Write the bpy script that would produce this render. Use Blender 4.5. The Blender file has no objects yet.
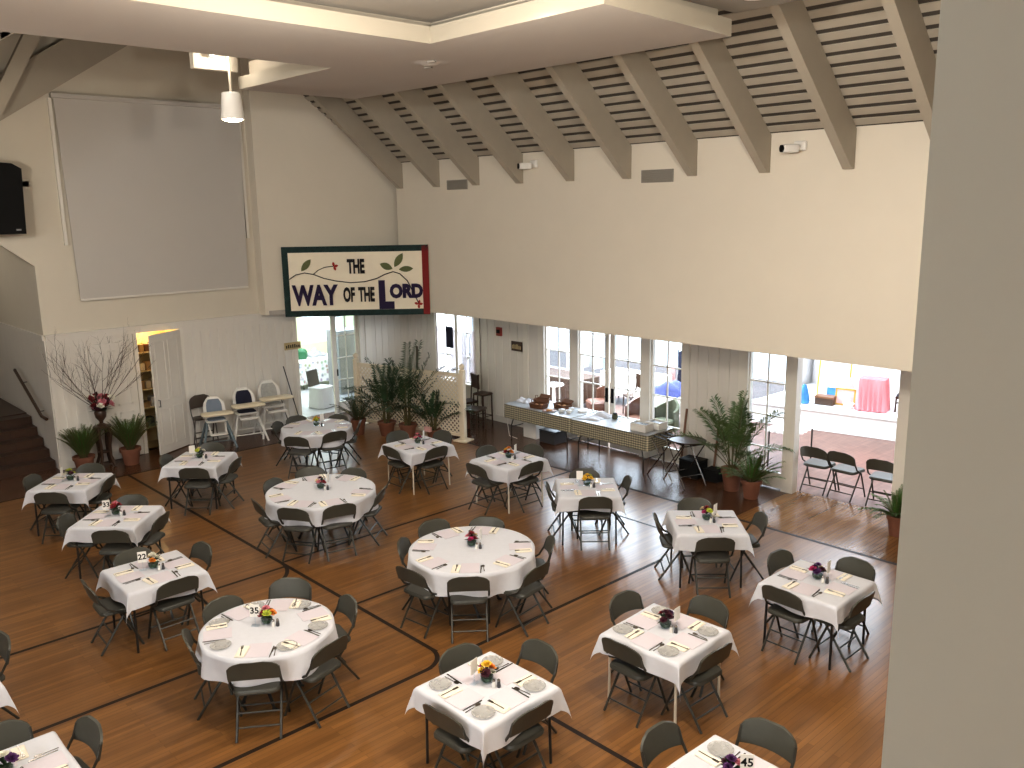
import bpy, bmesh, math, random
from mathutils import Vector, Matrix
random.seed(7)
PI = math.pi
SC = bpy.context.scene
COL = SC.collection
def R(d): return math.radians(d)

# ------------------------------------------------------------------ materials
def new_mat(name):
    m = bpy.data.materials.new(name); m.use_nodes = True
    nt = m.node_tree
    return m, nt, nt.nodes['Principled BSDF']
def mat(name, col, rough=0.6, metal=0.0, var=0.08, scale=6.0, bump=0.0, spec=0.5, emit=None, estr=0.0, sheen=0.0, stretch=None, trans=0.0):
    m, nt, b = new_mat(name)
    n = nt.nodes.new('ShaderNodeTexNoise'); n.inputs['Scale'].default_value = scale; n.inputs['Detail'].default_value = 3
    tc = nt.nodes.new('ShaderNodeTexCoord'); mp = nt.nodes.new('ShaderNodeMapping')
    if stretch: mp.inputs['Scale'].default_value = stretch
    nt.links.new(tc.outputs['Object'], mp.inputs['Vector']); nt.links.new(mp.outputs['Vector'], n.inputs['Vector'])
    r = nt.nodes.new('ShaderNodeMapRange'); r.inputs['To Min'].default_value = 1 - var; r.inputs['To Max'].default_value = 1 + var
    nt.links.new(n.outputs['Fac'], r.inputs['Value'])
    mx = nt.nodes.new('ShaderNodeMixRGB'); mx.blend_type = 'MULTIPLY'; mx.inputs['Fac'].default_value = 1
    mx.inputs['Color1'].default_value = (*col, 1); nt.links.new(r.outputs['Result'], mx.inputs['Color2'])
    nt.links.new(mx.outputs['Color'], b.inputs['Base Color'])
    b.inputs['Roughness'].default_value = rough; b.inputs['Metallic'].default_value = metal
    b.inputs['Specular IOR Level'].default_value = spec
    if bump:
        bp = nt.nodes.new('ShaderNodeBump'); bp.inputs['Strength'].default_value = bump; bp.inputs['Distance'].default_value = 0.02
        nt.links.new(n.outputs['Fac'], bp.inputs['Height']); nt.links.new(bp.outputs['Normal'], b.inputs['Normal'])
    if emit:
        b.inputs['Emission Color'].default_value = (*emit, 1); b.inputs['Emission Strength'].default_value = estr
    if sheen: b.inputs['Sheen Weight'].default_value = sheen
    return m
def glass_mat(name, tint=(0.95, 0.98, 1.0), refl=0.04):
    m, nt, b = new_mat(name)
    nt.nodes.remove(b); out = nt.nodes['Material Output']
    t = nt.nodes.new('ShaderNodeBsdfTransparent'); t.inputs['Color'].default_value = (*tint, 1)
    g = nt.nodes.new('ShaderNodeBsdfGlossy'); g.inputs['Roughness'].default_value = 0.05
    f = nt.nodes.new('ShaderNodeLayerWeight'); f.inputs['Blend'].default_value = .5
    pw = nt.nodes.new('ShaderNodeMath'); pw.operation = 'POWER'; pw.inputs[1].default_value = 4; nt.links.new(f.outputs['Facing'], pw.inputs[0])
    mul = nt.nodes.new('ShaderNodeMath'); mul.operation = 'MULTIPLY_ADD'; mul.inputs[1].default_value = .6; mul.inputs[2].default_value = refl
    nt.links.new(pw.outputs[0], mul.inputs[0])
    mx = nt.nodes.new('ShaderNodeMixShader'); nt.links.new(mul.outputs['Value'], mx.inputs['Fac'])
    nt.links.new(t.outputs['BSDF'], mx.inputs[1]); nt.links.new(g.outputs['BSDF'], mx.inputs[2])
    nt.links.new(mx.outputs['Shader'], out.inputs['Surface'])
    return m
def sheer_mat(name, col, alpha):
    m, nt, b = new_mat(name)
    b.inputs['Base Color'].default_value = (*col, 1); b.inputs['Alpha'].default_value = alpha; b.inputs['Roughness'].default_value = 0.9
    n = nt.nodes.new('ShaderNodeTexNoise'); n.inputs['Scale'].default_value = 3
    r = nt.nodes.new('ShaderNodeMapRange'); r.inputs['To Min'].default_value = alpha - .12; r.inputs['To Max'].default_value = alpha + .12
    nt.links.new(n.outputs['Fac'], r.inputs['Value']); nt.links.new(r.outputs['Result'], b.inputs['Alpha'])
    return m
def plank_mat(name, c1, c2, gap, width, length, rough, rot=90, coat=0.15, grain=0.25):
    m, nt, b = new_mat(name)
    tc = nt.nodes.new('ShaderNodeTexCoord'); mp = nt.nodes.new('ShaderNodeMapping'); mp.inputs['Rotation'].default_value = (0, 0, R(rot))
    nt.links.new(tc.outputs['Object'], mp.inputs['Vector'])
    br = nt.nodes.new('ShaderNodeTexBrick'); br.inputs['Scale'].default_value = 1.0
    br.inputs['Brick Width'].default_value = length; br.inputs['Row Height'].default_value = width
    br.inputs['Mortar Size'].default_value = 0.0022; br.inputs['Color1'].default_value = (*c1, 1); br.inputs['Color2'].default_value = (*c2, 1)
    br.inputs['Mortar'].default_value = (*gap, 1); br.offset = 0.37; br.inputs['Bias'].default_value = 0.0
    nt.links.new(mp.outputs['Vector'], br.inputs['Vector'])
    n = nt.nodes.new('ShaderNodeTexNoise'); n.inputs['Scale'].default_value = 1.0; n.inputs['Detail'].default_value = 5
    mp2 = nt.nodes.new('ShaderNodeMapping'); mp2.inputs['Scale'].default_value = (14, 0.9, 1)
    nt.links.new(tc.outputs['Object'], mp2.inputs['Vector']); nt.links.new(mp2.outputs['Vector'], n.inputs['Vector'])
    r = nt.nodes.new('ShaderNodeMapRange'); r.inputs['From Min'].default_value = .25; r.inputs['From Max'].default_value = .75
    r.inputs['To Min'].default_value = 1 - grain; r.inputs['To Max'].default_value = 1 + grain
    nt.links.new(n.outputs['Fac'], r.inputs['Value'])
    n2 = nt.nodes.new('ShaderNodeTexNoise'); n2.inputs['Scale'].default_value = 0.45
    nt.links.new(tc.outputs['Object'], n2.inputs['Vector'])
    r2 = nt.nodes.new('ShaderNodeMapRange'); r2.inputs['To Min'].default_value = .8; r2.inputs['To Max'].default_value = 1.15
    nt.links.new(n2.outputs['Fac'], r2.inputs['Value'])
    mu = nt.nodes.new('ShaderNodeMath'); mu.operation = 'MULTIPLY'
    nt.links.new(r.outputs['Result'], mu.inputs[0]); nt.links.new(r2.outputs['Result'], mu.inputs[1])
    mx = nt.nodes.new('ShaderNodeMixRGB'); mx.blend_type = 'MULTIPLY'; mx.inputs['Fac'].default_value = 1
    nt.links.new(br.outputs['Color'], mx.inputs['Color1']); nt.links.new(mu.outputs['Value'], mx.inputs['Color2'])
    nt.links.new(mx.outputs['Color'], b.inputs['Base Color'])
    b.inputs['Roughness'].default_value = rough
    b.inputs['Coat Weight'].default_value = coat; b.inputs['Coat Roughness'].default_value = 0.12
    return m
def check_mat(name, c1, c2, sx, sy, sz):
    m, nt, b = new_mat(name)
    tc = nt.nodes.new('ShaderNodeTexCoord'); mp = nt.nodes.new('ShaderNodeMapping'); mp.inputs['Scale'].default_value = (sx, sy, sz)
    nt.links.new(tc.outputs['Object'], mp.inputs['Vector'])
    sep = nt.nodes.new('ShaderNodeSeparateXYZ'); nt.links.new(mp.outputs['Vector'], sep.inputs[0])
    facs = []
    for ax in 'XYZ':
        fr = nt.nodes.new('ShaderNodeMath'); fr.operation = 'FRACT'; nt.links.new(sep.outputs[ax], fr.inputs[0])
        g = nt.nodes.new('ShaderNodeMath'); g.operation = 'GREATER_THAN'; g.inputs[1].default_value = .5; nt.links.new(fr.outputs[0], g.inputs[0]); facs.append(g)
    a = nt.nodes.new('ShaderNodeMath'); a.operation = 'ADD'; nt.links.new(facs[0].outputs[0], a.inputs[0]); nt.links.new(facs[1].outputs[0], a.inputs[1])
    a2 = nt.nodes.new('ShaderNodeMath'); a2.operation = 'MULTIPLY_ADD'; nt.links.new(facs[2].outputs[0], a2.inputs[0]); a2.inputs[1].default_value = 1.6; nt.links.new(a.outputs[0], a2.inputs[2])
    d = nt.nodes.new('ShaderNodeMath'); d.operation = 'DIVIDE'; d.inputs[1].default_value = 3.0; d.use_clamp = True; nt.links.new(a2.outputs[0], d.inputs[0])
    mx = nt.nodes.new('ShaderNodeMixRGB'); mx.inputs['Color1'].default_value = (*c1, 1); mx.inputs['Color2'].default_value = (*c2, 1)
    nt.links.new(d.outputs[0], mx.inputs['Fac']); nt.links.new(mx.outputs['Color'], b.inputs['Base Color']); b.inputs['Roughness'].default_value = .8
    return m
def floral_mat(name):
    m, nt, b = new_mat(name)
    v = nt.nodes.new('ShaderNodeTexVoronoi'); v.inputs['Scale'].default_value = 9
    tc = nt.nodes.new('ShaderNodeTexCoord'); nt.links.new(tc.outputs['Object'], v.inputs['Vector'])
    cr = nt.nodes.new('ShaderNodeValToRGB'); e = cr.color_ramp.elements
    e[0].position = .0; e[0].color = (1, 1, 1, 1); e[1].position = .62; e[1].color = (0, 0, 0, 1)
    nt.links.new(v.outputs['Distance'], cr.inputs['Fac'])
    hs = nt.nodes.new('ShaderNodeHueSaturation'); hs.inputs['Saturation'].default_value = 1.3; hs.inputs['Value'].default_value = .28
    nt.links.new(v.outputs['Color'], hs.inputs['Color'])
    mx = nt.nodes.new('ShaderNodeMixRGB'); mx.inputs['Color1'].default_value = (.8, .8, .8, 1)
    nt.links.new(hs.outputs['Color'], mx.inputs['Color2']); nt.links.new(cr.outputs['Color'], mx.inputs['Fac'])
    nt.links.new(mx.outputs['Color'], b.inputs['Base Color'])
    return m

M = dict(
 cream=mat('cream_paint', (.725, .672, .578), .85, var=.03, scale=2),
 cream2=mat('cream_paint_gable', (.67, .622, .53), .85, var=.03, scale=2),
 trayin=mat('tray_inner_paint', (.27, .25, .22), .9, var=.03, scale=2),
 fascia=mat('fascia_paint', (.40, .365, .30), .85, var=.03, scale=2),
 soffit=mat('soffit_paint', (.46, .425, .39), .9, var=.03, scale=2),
 panel=mat('white_board_paint', (.72, .69, .64), .6, var=.04, scale=3, stretch=(3, 3, .4)),
 trim=mat('white_trim_paint', (.76, .73, .67), .5, var=.03, scale=3),
 beam=mat('taupe_beam_paint', (.40, .36, .295), .7, var=.05, scale=4),
 deck=mat('taupe_deck_paint', (.42, .38, .315), .75, var=.08, scale=4),
 gapdark=mat('deck_gap_shadow', (.07, .058, .046), .9, var=.1),
 pillar=mat('column_paint', (.46, .455, .425), .8, var=.03, scale=1.5),
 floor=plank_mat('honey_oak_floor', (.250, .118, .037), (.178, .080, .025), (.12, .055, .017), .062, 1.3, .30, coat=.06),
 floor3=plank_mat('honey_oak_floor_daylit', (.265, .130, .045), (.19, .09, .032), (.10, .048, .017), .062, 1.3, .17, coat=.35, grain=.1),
 floor2=plank_mat('dark_shaded_oak_border', (.105, .043, .018), (.078, .031, .013), (.03, .012, .006), .062, 1.3, .26, coat=.08),  # dark border boards, with the shade along the back wall mixed in
 line=mat('black_court_line', (.022, .014, .010), .5, var=.15, spec=.2),
 stair=plank_mat('dark_stair_wood', (.050, .022, .011), (.036, .016, .008), (.012, .006, .004), .3, 2.0, .4, rot=0),
 wood_dark=mat('dark_walnut', (.055, .028, .016), .4, var=.25, scale=8, stretch=(1, 1, 6)),
 wood_mid=mat('brown_wood', (.17, .075, .035), .45, var=.25, scale=8, stretch=(1, 1, 6)),
 chair_metal=mat('grey_chair_enamel', (.045, .042, .034), .38, metal=.25, var=.06),
 chair_pad=mat('grey_chair_vinyl', (.058, .056, .044), .45, var=.08, scale=12, bump=.05),
 chair_seat=mat('grey_seat_vinyl', (.045, .043, .034), .48, var=.08, scale=12, bump=.05),
 chair_brown=mat('brown_chair_enamel', (.06, .045, .035), .4, var=.08),
 cloth=mat('white_tablecloth', (.60, .605, .645), .85, var=.04, scale=20, bump=.06, sheen=.15),
 tabletop=mat('table_laminate', (.30, .27, .24), .5, var=.06),
 tleg=mat('black_table_leg', (.03, .028, .026), .4, metal=.4, var=.1),
 tleg_w=mat('cream_table_leg', (.62, .57, .48), .4, var=.05),
 paper=mat('white_paper', (.62, .57, .61), .8, var=.03, scale=30),
 napkin=mat('cream_napkin', (.80, .74, .63), .85, var=.04, scale=30, bump=.05),
 steel=mat('cutlery_steel', (.30, .28, .26), .22, metal=1, var=.05),
 glass=glass_mat('clear_glass'),
 plate=sheer_mat('cut_glass_plate', (.50, .49, .46), .42),
 leaf=mat('palm_leaf_green', (.085, .135, .045), .45, var=.35, scale=9),
 leaf2=mat('fern_leaf_green', (.055, .13, .022), .5, var=.35, scale=9),
 leafd=mat('dark_leaf_green', (.025, .055, .02), .5, var=.3, scale=9),
 stem=mat('palm_stem_brown', (.10, .085, .03), .7, var=.25),
 terra=mat('terracotta', (.19, .075, .042), .75, var=.12, scale=10),
 soil=mat('potting_soil', (.03, .02, .012), .95, var=.3, scale=40),
 black=mat('black_plastic', (.005, .005, .005), .7, var=.1, spec=.2),
 dgrey=mat('dark_grey_plastic', (.05, .05, .055), .5, var=.1),
 grey=mat('grey_plastic', (.25, .25, .26), .5, var=.05),
 white=mat('white_plastic', (.78, .76, .72), .5, var=.03),
 creamp=mat('cream_plastic', (.74, .66, .50), .45, var=.03),
 navy=mat('navy_fabric', (.012, .014, .035), .85, var=.15),
 blueg=mat('grey_blue_fabric', (.20, .24, .30), .85, var=.1),
 ltgrey=mat('light_grey_fabric', (.42, .42, .40), .85, var=.25, scale=25),
 teal=mat('teal_grey_metal', (.13, .17, .19), .4, var=.08),
 lattice=mat('cream_lattice_paint', (.74, .66, .52), .6, var=.04),
 screen=mat('projection_screen_fabric', (.56, .535, .50), .9, var=.02, scale=1.5),
 vent=mat('vent_grey', (.27, .25, .22), .6, var=.05),
 ban_cream=mat('banner_cream_cotton', (.90, .83, .68), .9, var=.04, scale=8, bump=.05),
 ban_green=mat('banner_green_print', (.014, .036, .034), .9, var=.75, scale=14),
 ban_red=mat('banner_red_cotton', (.23, .02, .02), .9, var=.12),
 ban_black=mat('banner_black_letters', (.012, .010, .012), .9, var=.1),
 ban_purple=mat('banner_purple_letters', (.022, .012, .05), .9, var=.2),
 ban_leaf=mat('banner_olive_leaf', (.14, .16, .07), .9, var=.3, scale=30),
 ban_berry=mat('banner_red_berry', (.35, .03, .02), .9, var=.1),
 gingham=check_mat('beige_gingham_cloth', (.66, .58, .42), (.10, .10, .075), 18, 18, 22),
 tabgrey=mat('table_grey_blue_top', (.33, .34, .35), .35, var=.15, scale=6),
 basket=mat('woven_basket', (.12, .05, .022), .8, var=.4, scale=40, bump=.3),
 bread=mat('bread_crust', (.45, .22, .08), .8, var=.3, scale=15),
 floral=floral_mat('floral_tablecloth'),
 kwall=mat('pale_green_wall', (.72, .76, .52), .85, var=.03),
 swall=mat('sunroom_white', (.86, .86, .86), .8, var=.02),
 brick=plank_mat('sunroom_brick_floor', (.185, .105, .082), (.155, .085, .066), (.10, .06, .048), .12, .24, .45, rot=30, coat=.1),
 tile=mat('kitchen_tile', (.42, .42, .44), .25, var=.06),
 drape=mat('white_drape', (.86, .84, .84), .9, var=.05, stretch=(8, 8, .5)),
 pink=mat('pink_stripe_cloth', (.72, .25, .27), .9, var=.5, scale=2.0, stretch=(6, 6, .15)),
 blue=mat('blue_cloth', (.05, .20, .42), .8, var=.5, scale=6),
 bluepat=mat('blue_pattern_cloth', (.05, .06, .18), .8, var=.7, scale=12),
 gold=mat('gilt_frame', (.55, .36, .08), .4, metal=.4, var=.15),
 pinkart=mat('pink_art_print', (.70, .42, .40), .7, var=.4, scale=9),
 orange=mat('orange_leather', (.11, .042, .022), .5, var=.15),
 green=mat('dark_green_item', (.02, .12, .05), .5, var=.2),
 olive=mat('olive_cloth', (.10, .105, .065), .9, var=.2),
 red=mat('red_alarm', (.25, .03, .02), .5, var=.1),
 tan=mat('tan_plaque', (.50, .40, .22), .6, var=.15),
 sheer=sheer_mat('sheer_curtain', (.85, .80, .84), .55),
 lampwhite=mat('lamp_lens', (1, .9, .7), .5, emit=(1, .86, .62), estr=30),
 closetlit=mat('closet_cream', (.75, .62, .36), .8, var=.04),
 skinbox=mat('cardboard_box', (.45, .30, .15), .8, var=.15),
)
FLW = {n: mat('bloom_' + n, c, .7, var=.3, scale=25) for n, c in dict(
 red=(.22, .012, .02), burg=(.06, .008, .02), pink=(.60, .22, .26), yellow=(.75, .48, .04), orange=(.65, .22, .03), white=(.75, .72, .62), cream=(.75, .62, .40),
 purple=(.07, .015, .09), magenta=(.38, .03, .12), lime=(.45, .50, .06)).items()}

# ------------------------------------------------------------------ mesh builder
class MB:
    def __init__(s): s.v = []; s.f = []; s.m = []; s.mi = 0; s.T = None
    def add(s, vs, fs):
        o = len(s.v)
        for p in vs:
            p = Vector(p)
            if s.T is not None: p = s.T @ p
            s.v.append(tuple(p))
        for f in fs: s.f.append(tuple(i + o for i in f)); s.m.append(s.mi)
        return s
    def box(s, c, d, rz=0, ry=0, rx=0):
        x, y, z = d[0] / 2, d[1] / 2, d[2] / 2
        Mx = Matrix.Translation(c) @ Matrix.Rotation(rz, 4, 'Z') @ Matrix.Rotation(ry, 4, 'Y') @ Matrix.Rotation(rx, 4, 'X')
        vs = [Mx @ Vector(p) for p in ((-x, -y, -z), (x, -y, -z), (x, y, -z), (-x, y, -z), (-x, -y, z), (x, -y, z), (x, y, z), (-x, y, z))]
        return s.add(vs, [(0, 3, 2, 1), (4, 5, 6, 7), (0, 1, 5, 4), (1, 2, 6, 5), (2, 3, 7, 6), (3, 0, 4, 7)])
    def bb(s, a, b):  # box from corner to corner
        return s.box([(a[i] + b[i]) / 2 for i in range(3)], [abs(b[i] - a[i]) for i in range(3)])
    def rbox(s, c, d, r=.01, rz=0, n=3):  # box with rounded vertical corners and softened top edge
        x, y = d[0] / 2, d[1] / 2; z0 = -d[2] / 2; z1 = d[2] / 2; pts = []
        for (sx, sy, a0) in ((1, 1, 0), (-1, 1, 90), (-1, -1, 180), (1, -1, 270)):
            for k in range(n + 1):
                a = R(a0 + 90 * k / n); pts.append((sx * (x - r) + r * math.cos(a), sy * (y - r) + r * math.sin(a)))
        e = min(r * .5, d[2] * .3)
        rings = [([(px * (1 - e / x), py * (1 - e / y)) for px, py in pts], z0), (pts, z0 + e), (pts, z1 - e), ([(px * (1 - e / x), py * (1 - e / y)) for px, py in pts], z1)]
        Mx = Matrix.Translation(c) @ Matrix.Rotation(rz, 4, 'Z')
        vs = []; fs = []; N = len(pts)
        for ring, z in rings: vs += [Mx @ Vector((p[0], p[1], z)) for p in ring]
        for i in range(3):
            for k in range(N): fs.append((i * N + k, i * N + (k + 1) % N, (i + 1) * N + (k + 1) % N, (i + 1) * N + k))
        fs.append(tuple(reversed(range(N)))); fs.append(tuple(range(3 * N, 4 * N)))
        return s.add(vs, fs)
    def tube(s, pts, r, n=6, cap=True):
        P = [Vector(p) for p in pts]; rs = r if isinstance(r, (list, tuple)) else [r] * len(P)
        vs = []; fs = []; up = None
        for i, p in enumerate(P):
            d = (P[min(i + 1, len(P) - 1)] - P[max(i - 1, 0)]).normalized()
            if up is None: up = Vector((0, 0, 1)) if abs(d.z) < .9 else Vector((1, 0, 0))
            a = d.cross(up).normalized(); b = a.cross(d).normalized(); up = b
            for k in range(n): vs.append(p + rs[i] * (a * math.cos(2 * PI * k / n) + b * math.sin(2 * PI * k / n)))
        for i in range(len(P) - 1):
            for k in range(n): fs.append((i * n + k, i * n + (k + 1) % n, (i + 1) * n + (k + 1) % n, (i + 1) * n + k))
        if cap: fs.append(tuple(reversed(range(n)))); fs.append(tuple(range((len(P) - 1) * n, len(P) * n)))
        return s.add(vs, fs)
    def lathe(s, prof, c=(0, 0, 0), n=16, close=False):
        vs = []; fs = []; L = len(prof)
        for (r, z) in prof:
            for k in range(n): vs.append((c[0] + r * math.cos(2 * PI * k / n), c[1] + r * math.sin(2 * PI * k / n), c[2] + z))
        for i in range(L - 1):
            for k in range(n): fs.append((i * n + k, i * n + (k + 1) % n, (i + 1) * n + (k + 1) % n, (i + 1) * n + k))
        if prof[0][0] > 1e-6: fs.append(tuple(reversed(range(n))))
        if prof[-1][0] > 1e-6: fs.append(tuple(range((L - 1) * n, L * n)))
        return s.add(vs, fs)
    def prism(s, poly, z0, z1, plane='xy'):
        n = len(poly)
        def P(a, b, h): return (a, b, h) if plane == 'xy' else ((h, a, b) if plane == 'yz' else (a, h, b))
        vs = [P(a, b, z0) for a, b in poly] + [P(a, b, z1) for a, b in poly]
        fs = [tuple(reversed(range(n))), tuple(range(n, 2 * n))] + [(i, (i + 1) % n, n + (i + 1) % n, n + i) for i in range(n)]
        return s.add(vs, fs)
    def grid(s, fn, nu, nv, closed_u=False):
        vs = []; fs = []
        for j in range(nv + 1):
            for i in range(nu if closed_u else nu + 1): vs.append(fn(i / nu, j / nv))
        W = nu if closed_u else nu + 1
        for j in range(nv):
            for i in range(nu): fs.append((j * W + i, j * W + (i + 1) % W, (j + 1) * W + (i + 1) % W, (j + 1) * W + i))
        return s.add(vs, fs)
    def shell(s, fn, nu, nv, thick):  # fn(u,v)->(point, normal); closed slab
        a = []; b = []
        for j in range(nv + 1):
            for i in range(nu + 1):
                p, nn = fn(i / nu, j / nv); p = Vector(p); nn = Vector(nn).normalized(); a.append(p + nn * thick / 2); b.append(p - nn * thick / 2)
        W = nu + 1; o = len(a); fs = []
        for j in range(nv):
            for i in range(nu):
                q = (j * W + i, j * W + i + 1, (j + 1) * W + i + 1, (j + 1) * W + i); fs.append(q); fs.append(tuple(o + k for k in reversed(q)))
        edge = [i for i in range(W)] + [j * W + nu for j in range(1, nv + 1)] + [nv * W + i for i in range(nu - 1, -1, -1)] + [j * W for j in range(nv - 1, 0, -1)]
        for k in range(len(edge)): x, y = edge[k], edge[(k + 1) % len(edge)]; fs.append((x, o + x, o + y, y))
        return s.add(a + b, fs)
    def clamp(s, lo=None, hi=None):
        s.v = [tuple(min(max(p[i], lo[i] if lo else -99), hi[i] if hi else 99) for i in range(3)) for p in s.v]; return s
    def build(s, name, mats, parent=None, smooth=False, loc=(0, 0, 0), rz=0, kind=None):
        me = bpy.data.meshes.new(name); me.from_pydata(s.v, [], s.f)
        if not isinstance(mats, (list, tuple)): mats = [mats]
        for m in mats: me.materials.append(m)
        if any(s.m): me.polygons.foreach_set('material_index', s.m)
        bm = bmesh.new(); bm.from_mesh(me); bmesh.ops.recalc_face_normals(bm, faces=bm.faces); bm.to_mesh(me); bm.free()
        if smooth:
            me.polygons.foreach_set('use_smooth', [True] * len(me.polygons))
            if smooth != 'all':
                me.set_sharp_from_angle(angle=R(40))
        me.update()
        o = bpy.data.objects.new(name, me); COL.objects.link(o)
        o.location = loc; o.rotation_euler = (0, 0, rz)
        if parent is not None: o.parent = parent
        if kind: o['kind'] = kind
        return o
def tag(o, label, cat, group=None):
    o['label'] = label; o['category'] = cat
    if group: o['group'] = group
    return o
def thing(name, label, cat, loc=(0, 0, 0), rz=0, group=None):
    o = bpy.data.objects.new(name, None); COL.objects.link(o); o.empty_display_size = .1
    o.location = loc; o.rotation_euler = (0, 0, rz)
    return tag(o, label, cat, group)
def copy_tree(src, parent=None):
    c = src.copy(); COL.objects.link(c); c.parent = parent
    for ch in src.children: copy_tree(ch, c)
    return c
class Proto:
    """keeps the first build of a kind and copies it afterwards"""
    def __init__(s, fn): s.fn = fn; s.first = None; s.used = False
    def put(s, label, loc, rz, group):
        if s.first is None: s.first = s.fn(); o = s.first
        else: o = copy_tree(s.first)
        o.location = loc; o.rotation_euler = (0, 0, rz); o['label'] = label
        if group: o['group'] = group
        return o
def struct(mb, name, mats, smooth=False): return mb.build(name, mats, kind='structure', smooth=smooth)
def text_mesh(txt, size, bold=0.0, extrude=.003):
    cu = bpy.data.curves.new('lettering', 'FONT'); cu.body = txt; cu.size = size; cu.offset = bold; cu.extrude = extrude; cu.align_x = 'CENTER'; cu.align_y = 'CENTER'
    cu.resolution_u = 3
    ob = bpy.data.objects.new('lettering', cu); COL.objects.link(ob)
    dg = bpy.context.evaluated_depsgraph_get(); dg.update()
    me = bpy.data.meshes.new_from_object(ob.evaluated_get(dg))
    bpy.data.objects.remove(ob); bpy.data.curves.remove(cu)
    return me
# ------------------------------------------------------------------ the room shell
XL, YU, YB, ZB = -18.25, 12.0, 13.4, 2.68      # gable wall, upper long wall, lower recessed wall, underside of the upper wall
def deck_r(y): return 5.97 + .88 * (12 - y)
def raft_l(y): return 6.63 + .643 * (y - 4.37)

# floor with court lines (one mesh)
mb = MB()
def quad(x0, y0, x1, y1, z): mb.add([(x0, y0, z), (x1, y0, z), (x1, y1, z), (x0, y1, z)], [(0, 1, 2, 3)])
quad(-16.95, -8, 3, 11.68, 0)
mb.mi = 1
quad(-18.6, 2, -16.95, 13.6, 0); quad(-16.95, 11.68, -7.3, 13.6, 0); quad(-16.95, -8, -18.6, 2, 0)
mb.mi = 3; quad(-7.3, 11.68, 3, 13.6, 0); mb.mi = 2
def hline(y, x0, x1, w=.055): quad(x0, y - w / 2, x1, y + w / 2, .0015)
def vline(x, y0, y1, w=.055): quad(x - w / 2, y0, x + w / 2, y1, .0017)
hline(5.56, -16.95, -7.3); hline(5.56, -5.6, 3); hline(11.65, -16.95, 3, .07); hline(10.45, -9.6, -6.9, .04)
vline(-7.06, -8, 5.3); vline(-7.08, 5.7, 9.5); vline(-8.86, -8, 4.0); vline(-10.74, -8, 5.56); vline(-9.0, 5.56, 8.6, .045); vline(-10.9, 5.56, 11.65); vline(-16.92, 2, 11.65)
def arc(cx, cy, r, a0, a1, w=.055, n=20):
    for k in range(n):
        a, b = R(a0 + (a1 - a0) * k / n), R(a0 + (a1 - a0) * (k + 1) / n)
        mb.add([(cx + (r - w / 2) * math.cos(a), cy + (r - w / 2) * math.sin(a), .0019), (cx + (r + w / 2) * math.cos(a), cy + (r + w / 2) * math.sin(a), .0019),
                (cx + (r + w / 2) * math.cos(b), cy + (r + w / 2) * math.sin(b), .0019), (cx + (r - w / 2) * math.cos(b), cy + (r - w / 2) * math.sin(b), .0019)], [(0, 1, 2, 3)])
arc(-7.4, 5.22, .34, 0, 90); arc(-10.9, 4.9, .66, 40, 90)
struct(mb, 'floor', [M['floor'], M['floor2'], M['line'], M['floor3']])

# gable wall (left): lower boarded wall with closet and kitchen doorway, upper gable with the stair opening
mb = MB(); T = .15
for (y0, y1, z0, z1) in ((4.77, 6.42, 0, ZB), (6.42, 7.34, 2.57, ZB), (7.34, 10.11, 0, ZB), (10.11, 11.85, 2.52, ZB), (11.85, 13.55, 0, ZB)):
    mb.bb((XL - T, y0, z0), (XL, y1, z1))
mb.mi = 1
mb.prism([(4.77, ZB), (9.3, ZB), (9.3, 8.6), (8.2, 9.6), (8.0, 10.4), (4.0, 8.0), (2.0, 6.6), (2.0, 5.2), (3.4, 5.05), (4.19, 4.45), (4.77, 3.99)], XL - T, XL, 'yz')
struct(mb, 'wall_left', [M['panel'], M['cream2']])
mb = MB(); mb.bb((XL - T, -8, 0), (XL, 2.2, 9.6)); struct(mb, 'wall_left_end', M['cream2'])
# wainscot boards: vertical battens and cap rail
mb = MB()
for y0, y1 in ((4.77, 6.36), (7.42, 10.05), (11.95, 13.38)):
    n = max(2, round((y1 - y0) / .21))
    for k in range(n + 1):
        y = y0 + .03 + (y1 - y0 - .06) * k / n; mb.bb((XL, y - .035, .14), (XL + .02, y + .035, 2.46))
    mb.bb((XL, y0, 0), (XL + .022, y1, .15)); mb.bb((XL, y0, 2.46), (XL + .024, y1, 2.56))
mb.bb((XL, 4.75, 2.56), (XL + .05, 9.25, 2.69)); mb.bb((XL, 4.73, 2.67), (XL + .08, 9.25, 2.71))
mb.bb((XL - T, 4.74, 0), (XL + .03, 4.80, 2.6))
struct(mb, 'trim_1', M['panel'])
mb = MB()  # door casings on the gable wall
for y in (6.37, 7.34): mb.bb((XL - .02, y, 0), (XL + .035, y + .08, 2.58))
for y in (10.03, 11.05, 11.85): mb.bb((XL - .02, y, 0), (XL + .035, y + .09, 2.55))
mb.bb((XL - .02, 12.02, 0), (XL + .04, 12.2, ZB))
struct(mb, 'trim_2', M['trim'])
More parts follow.
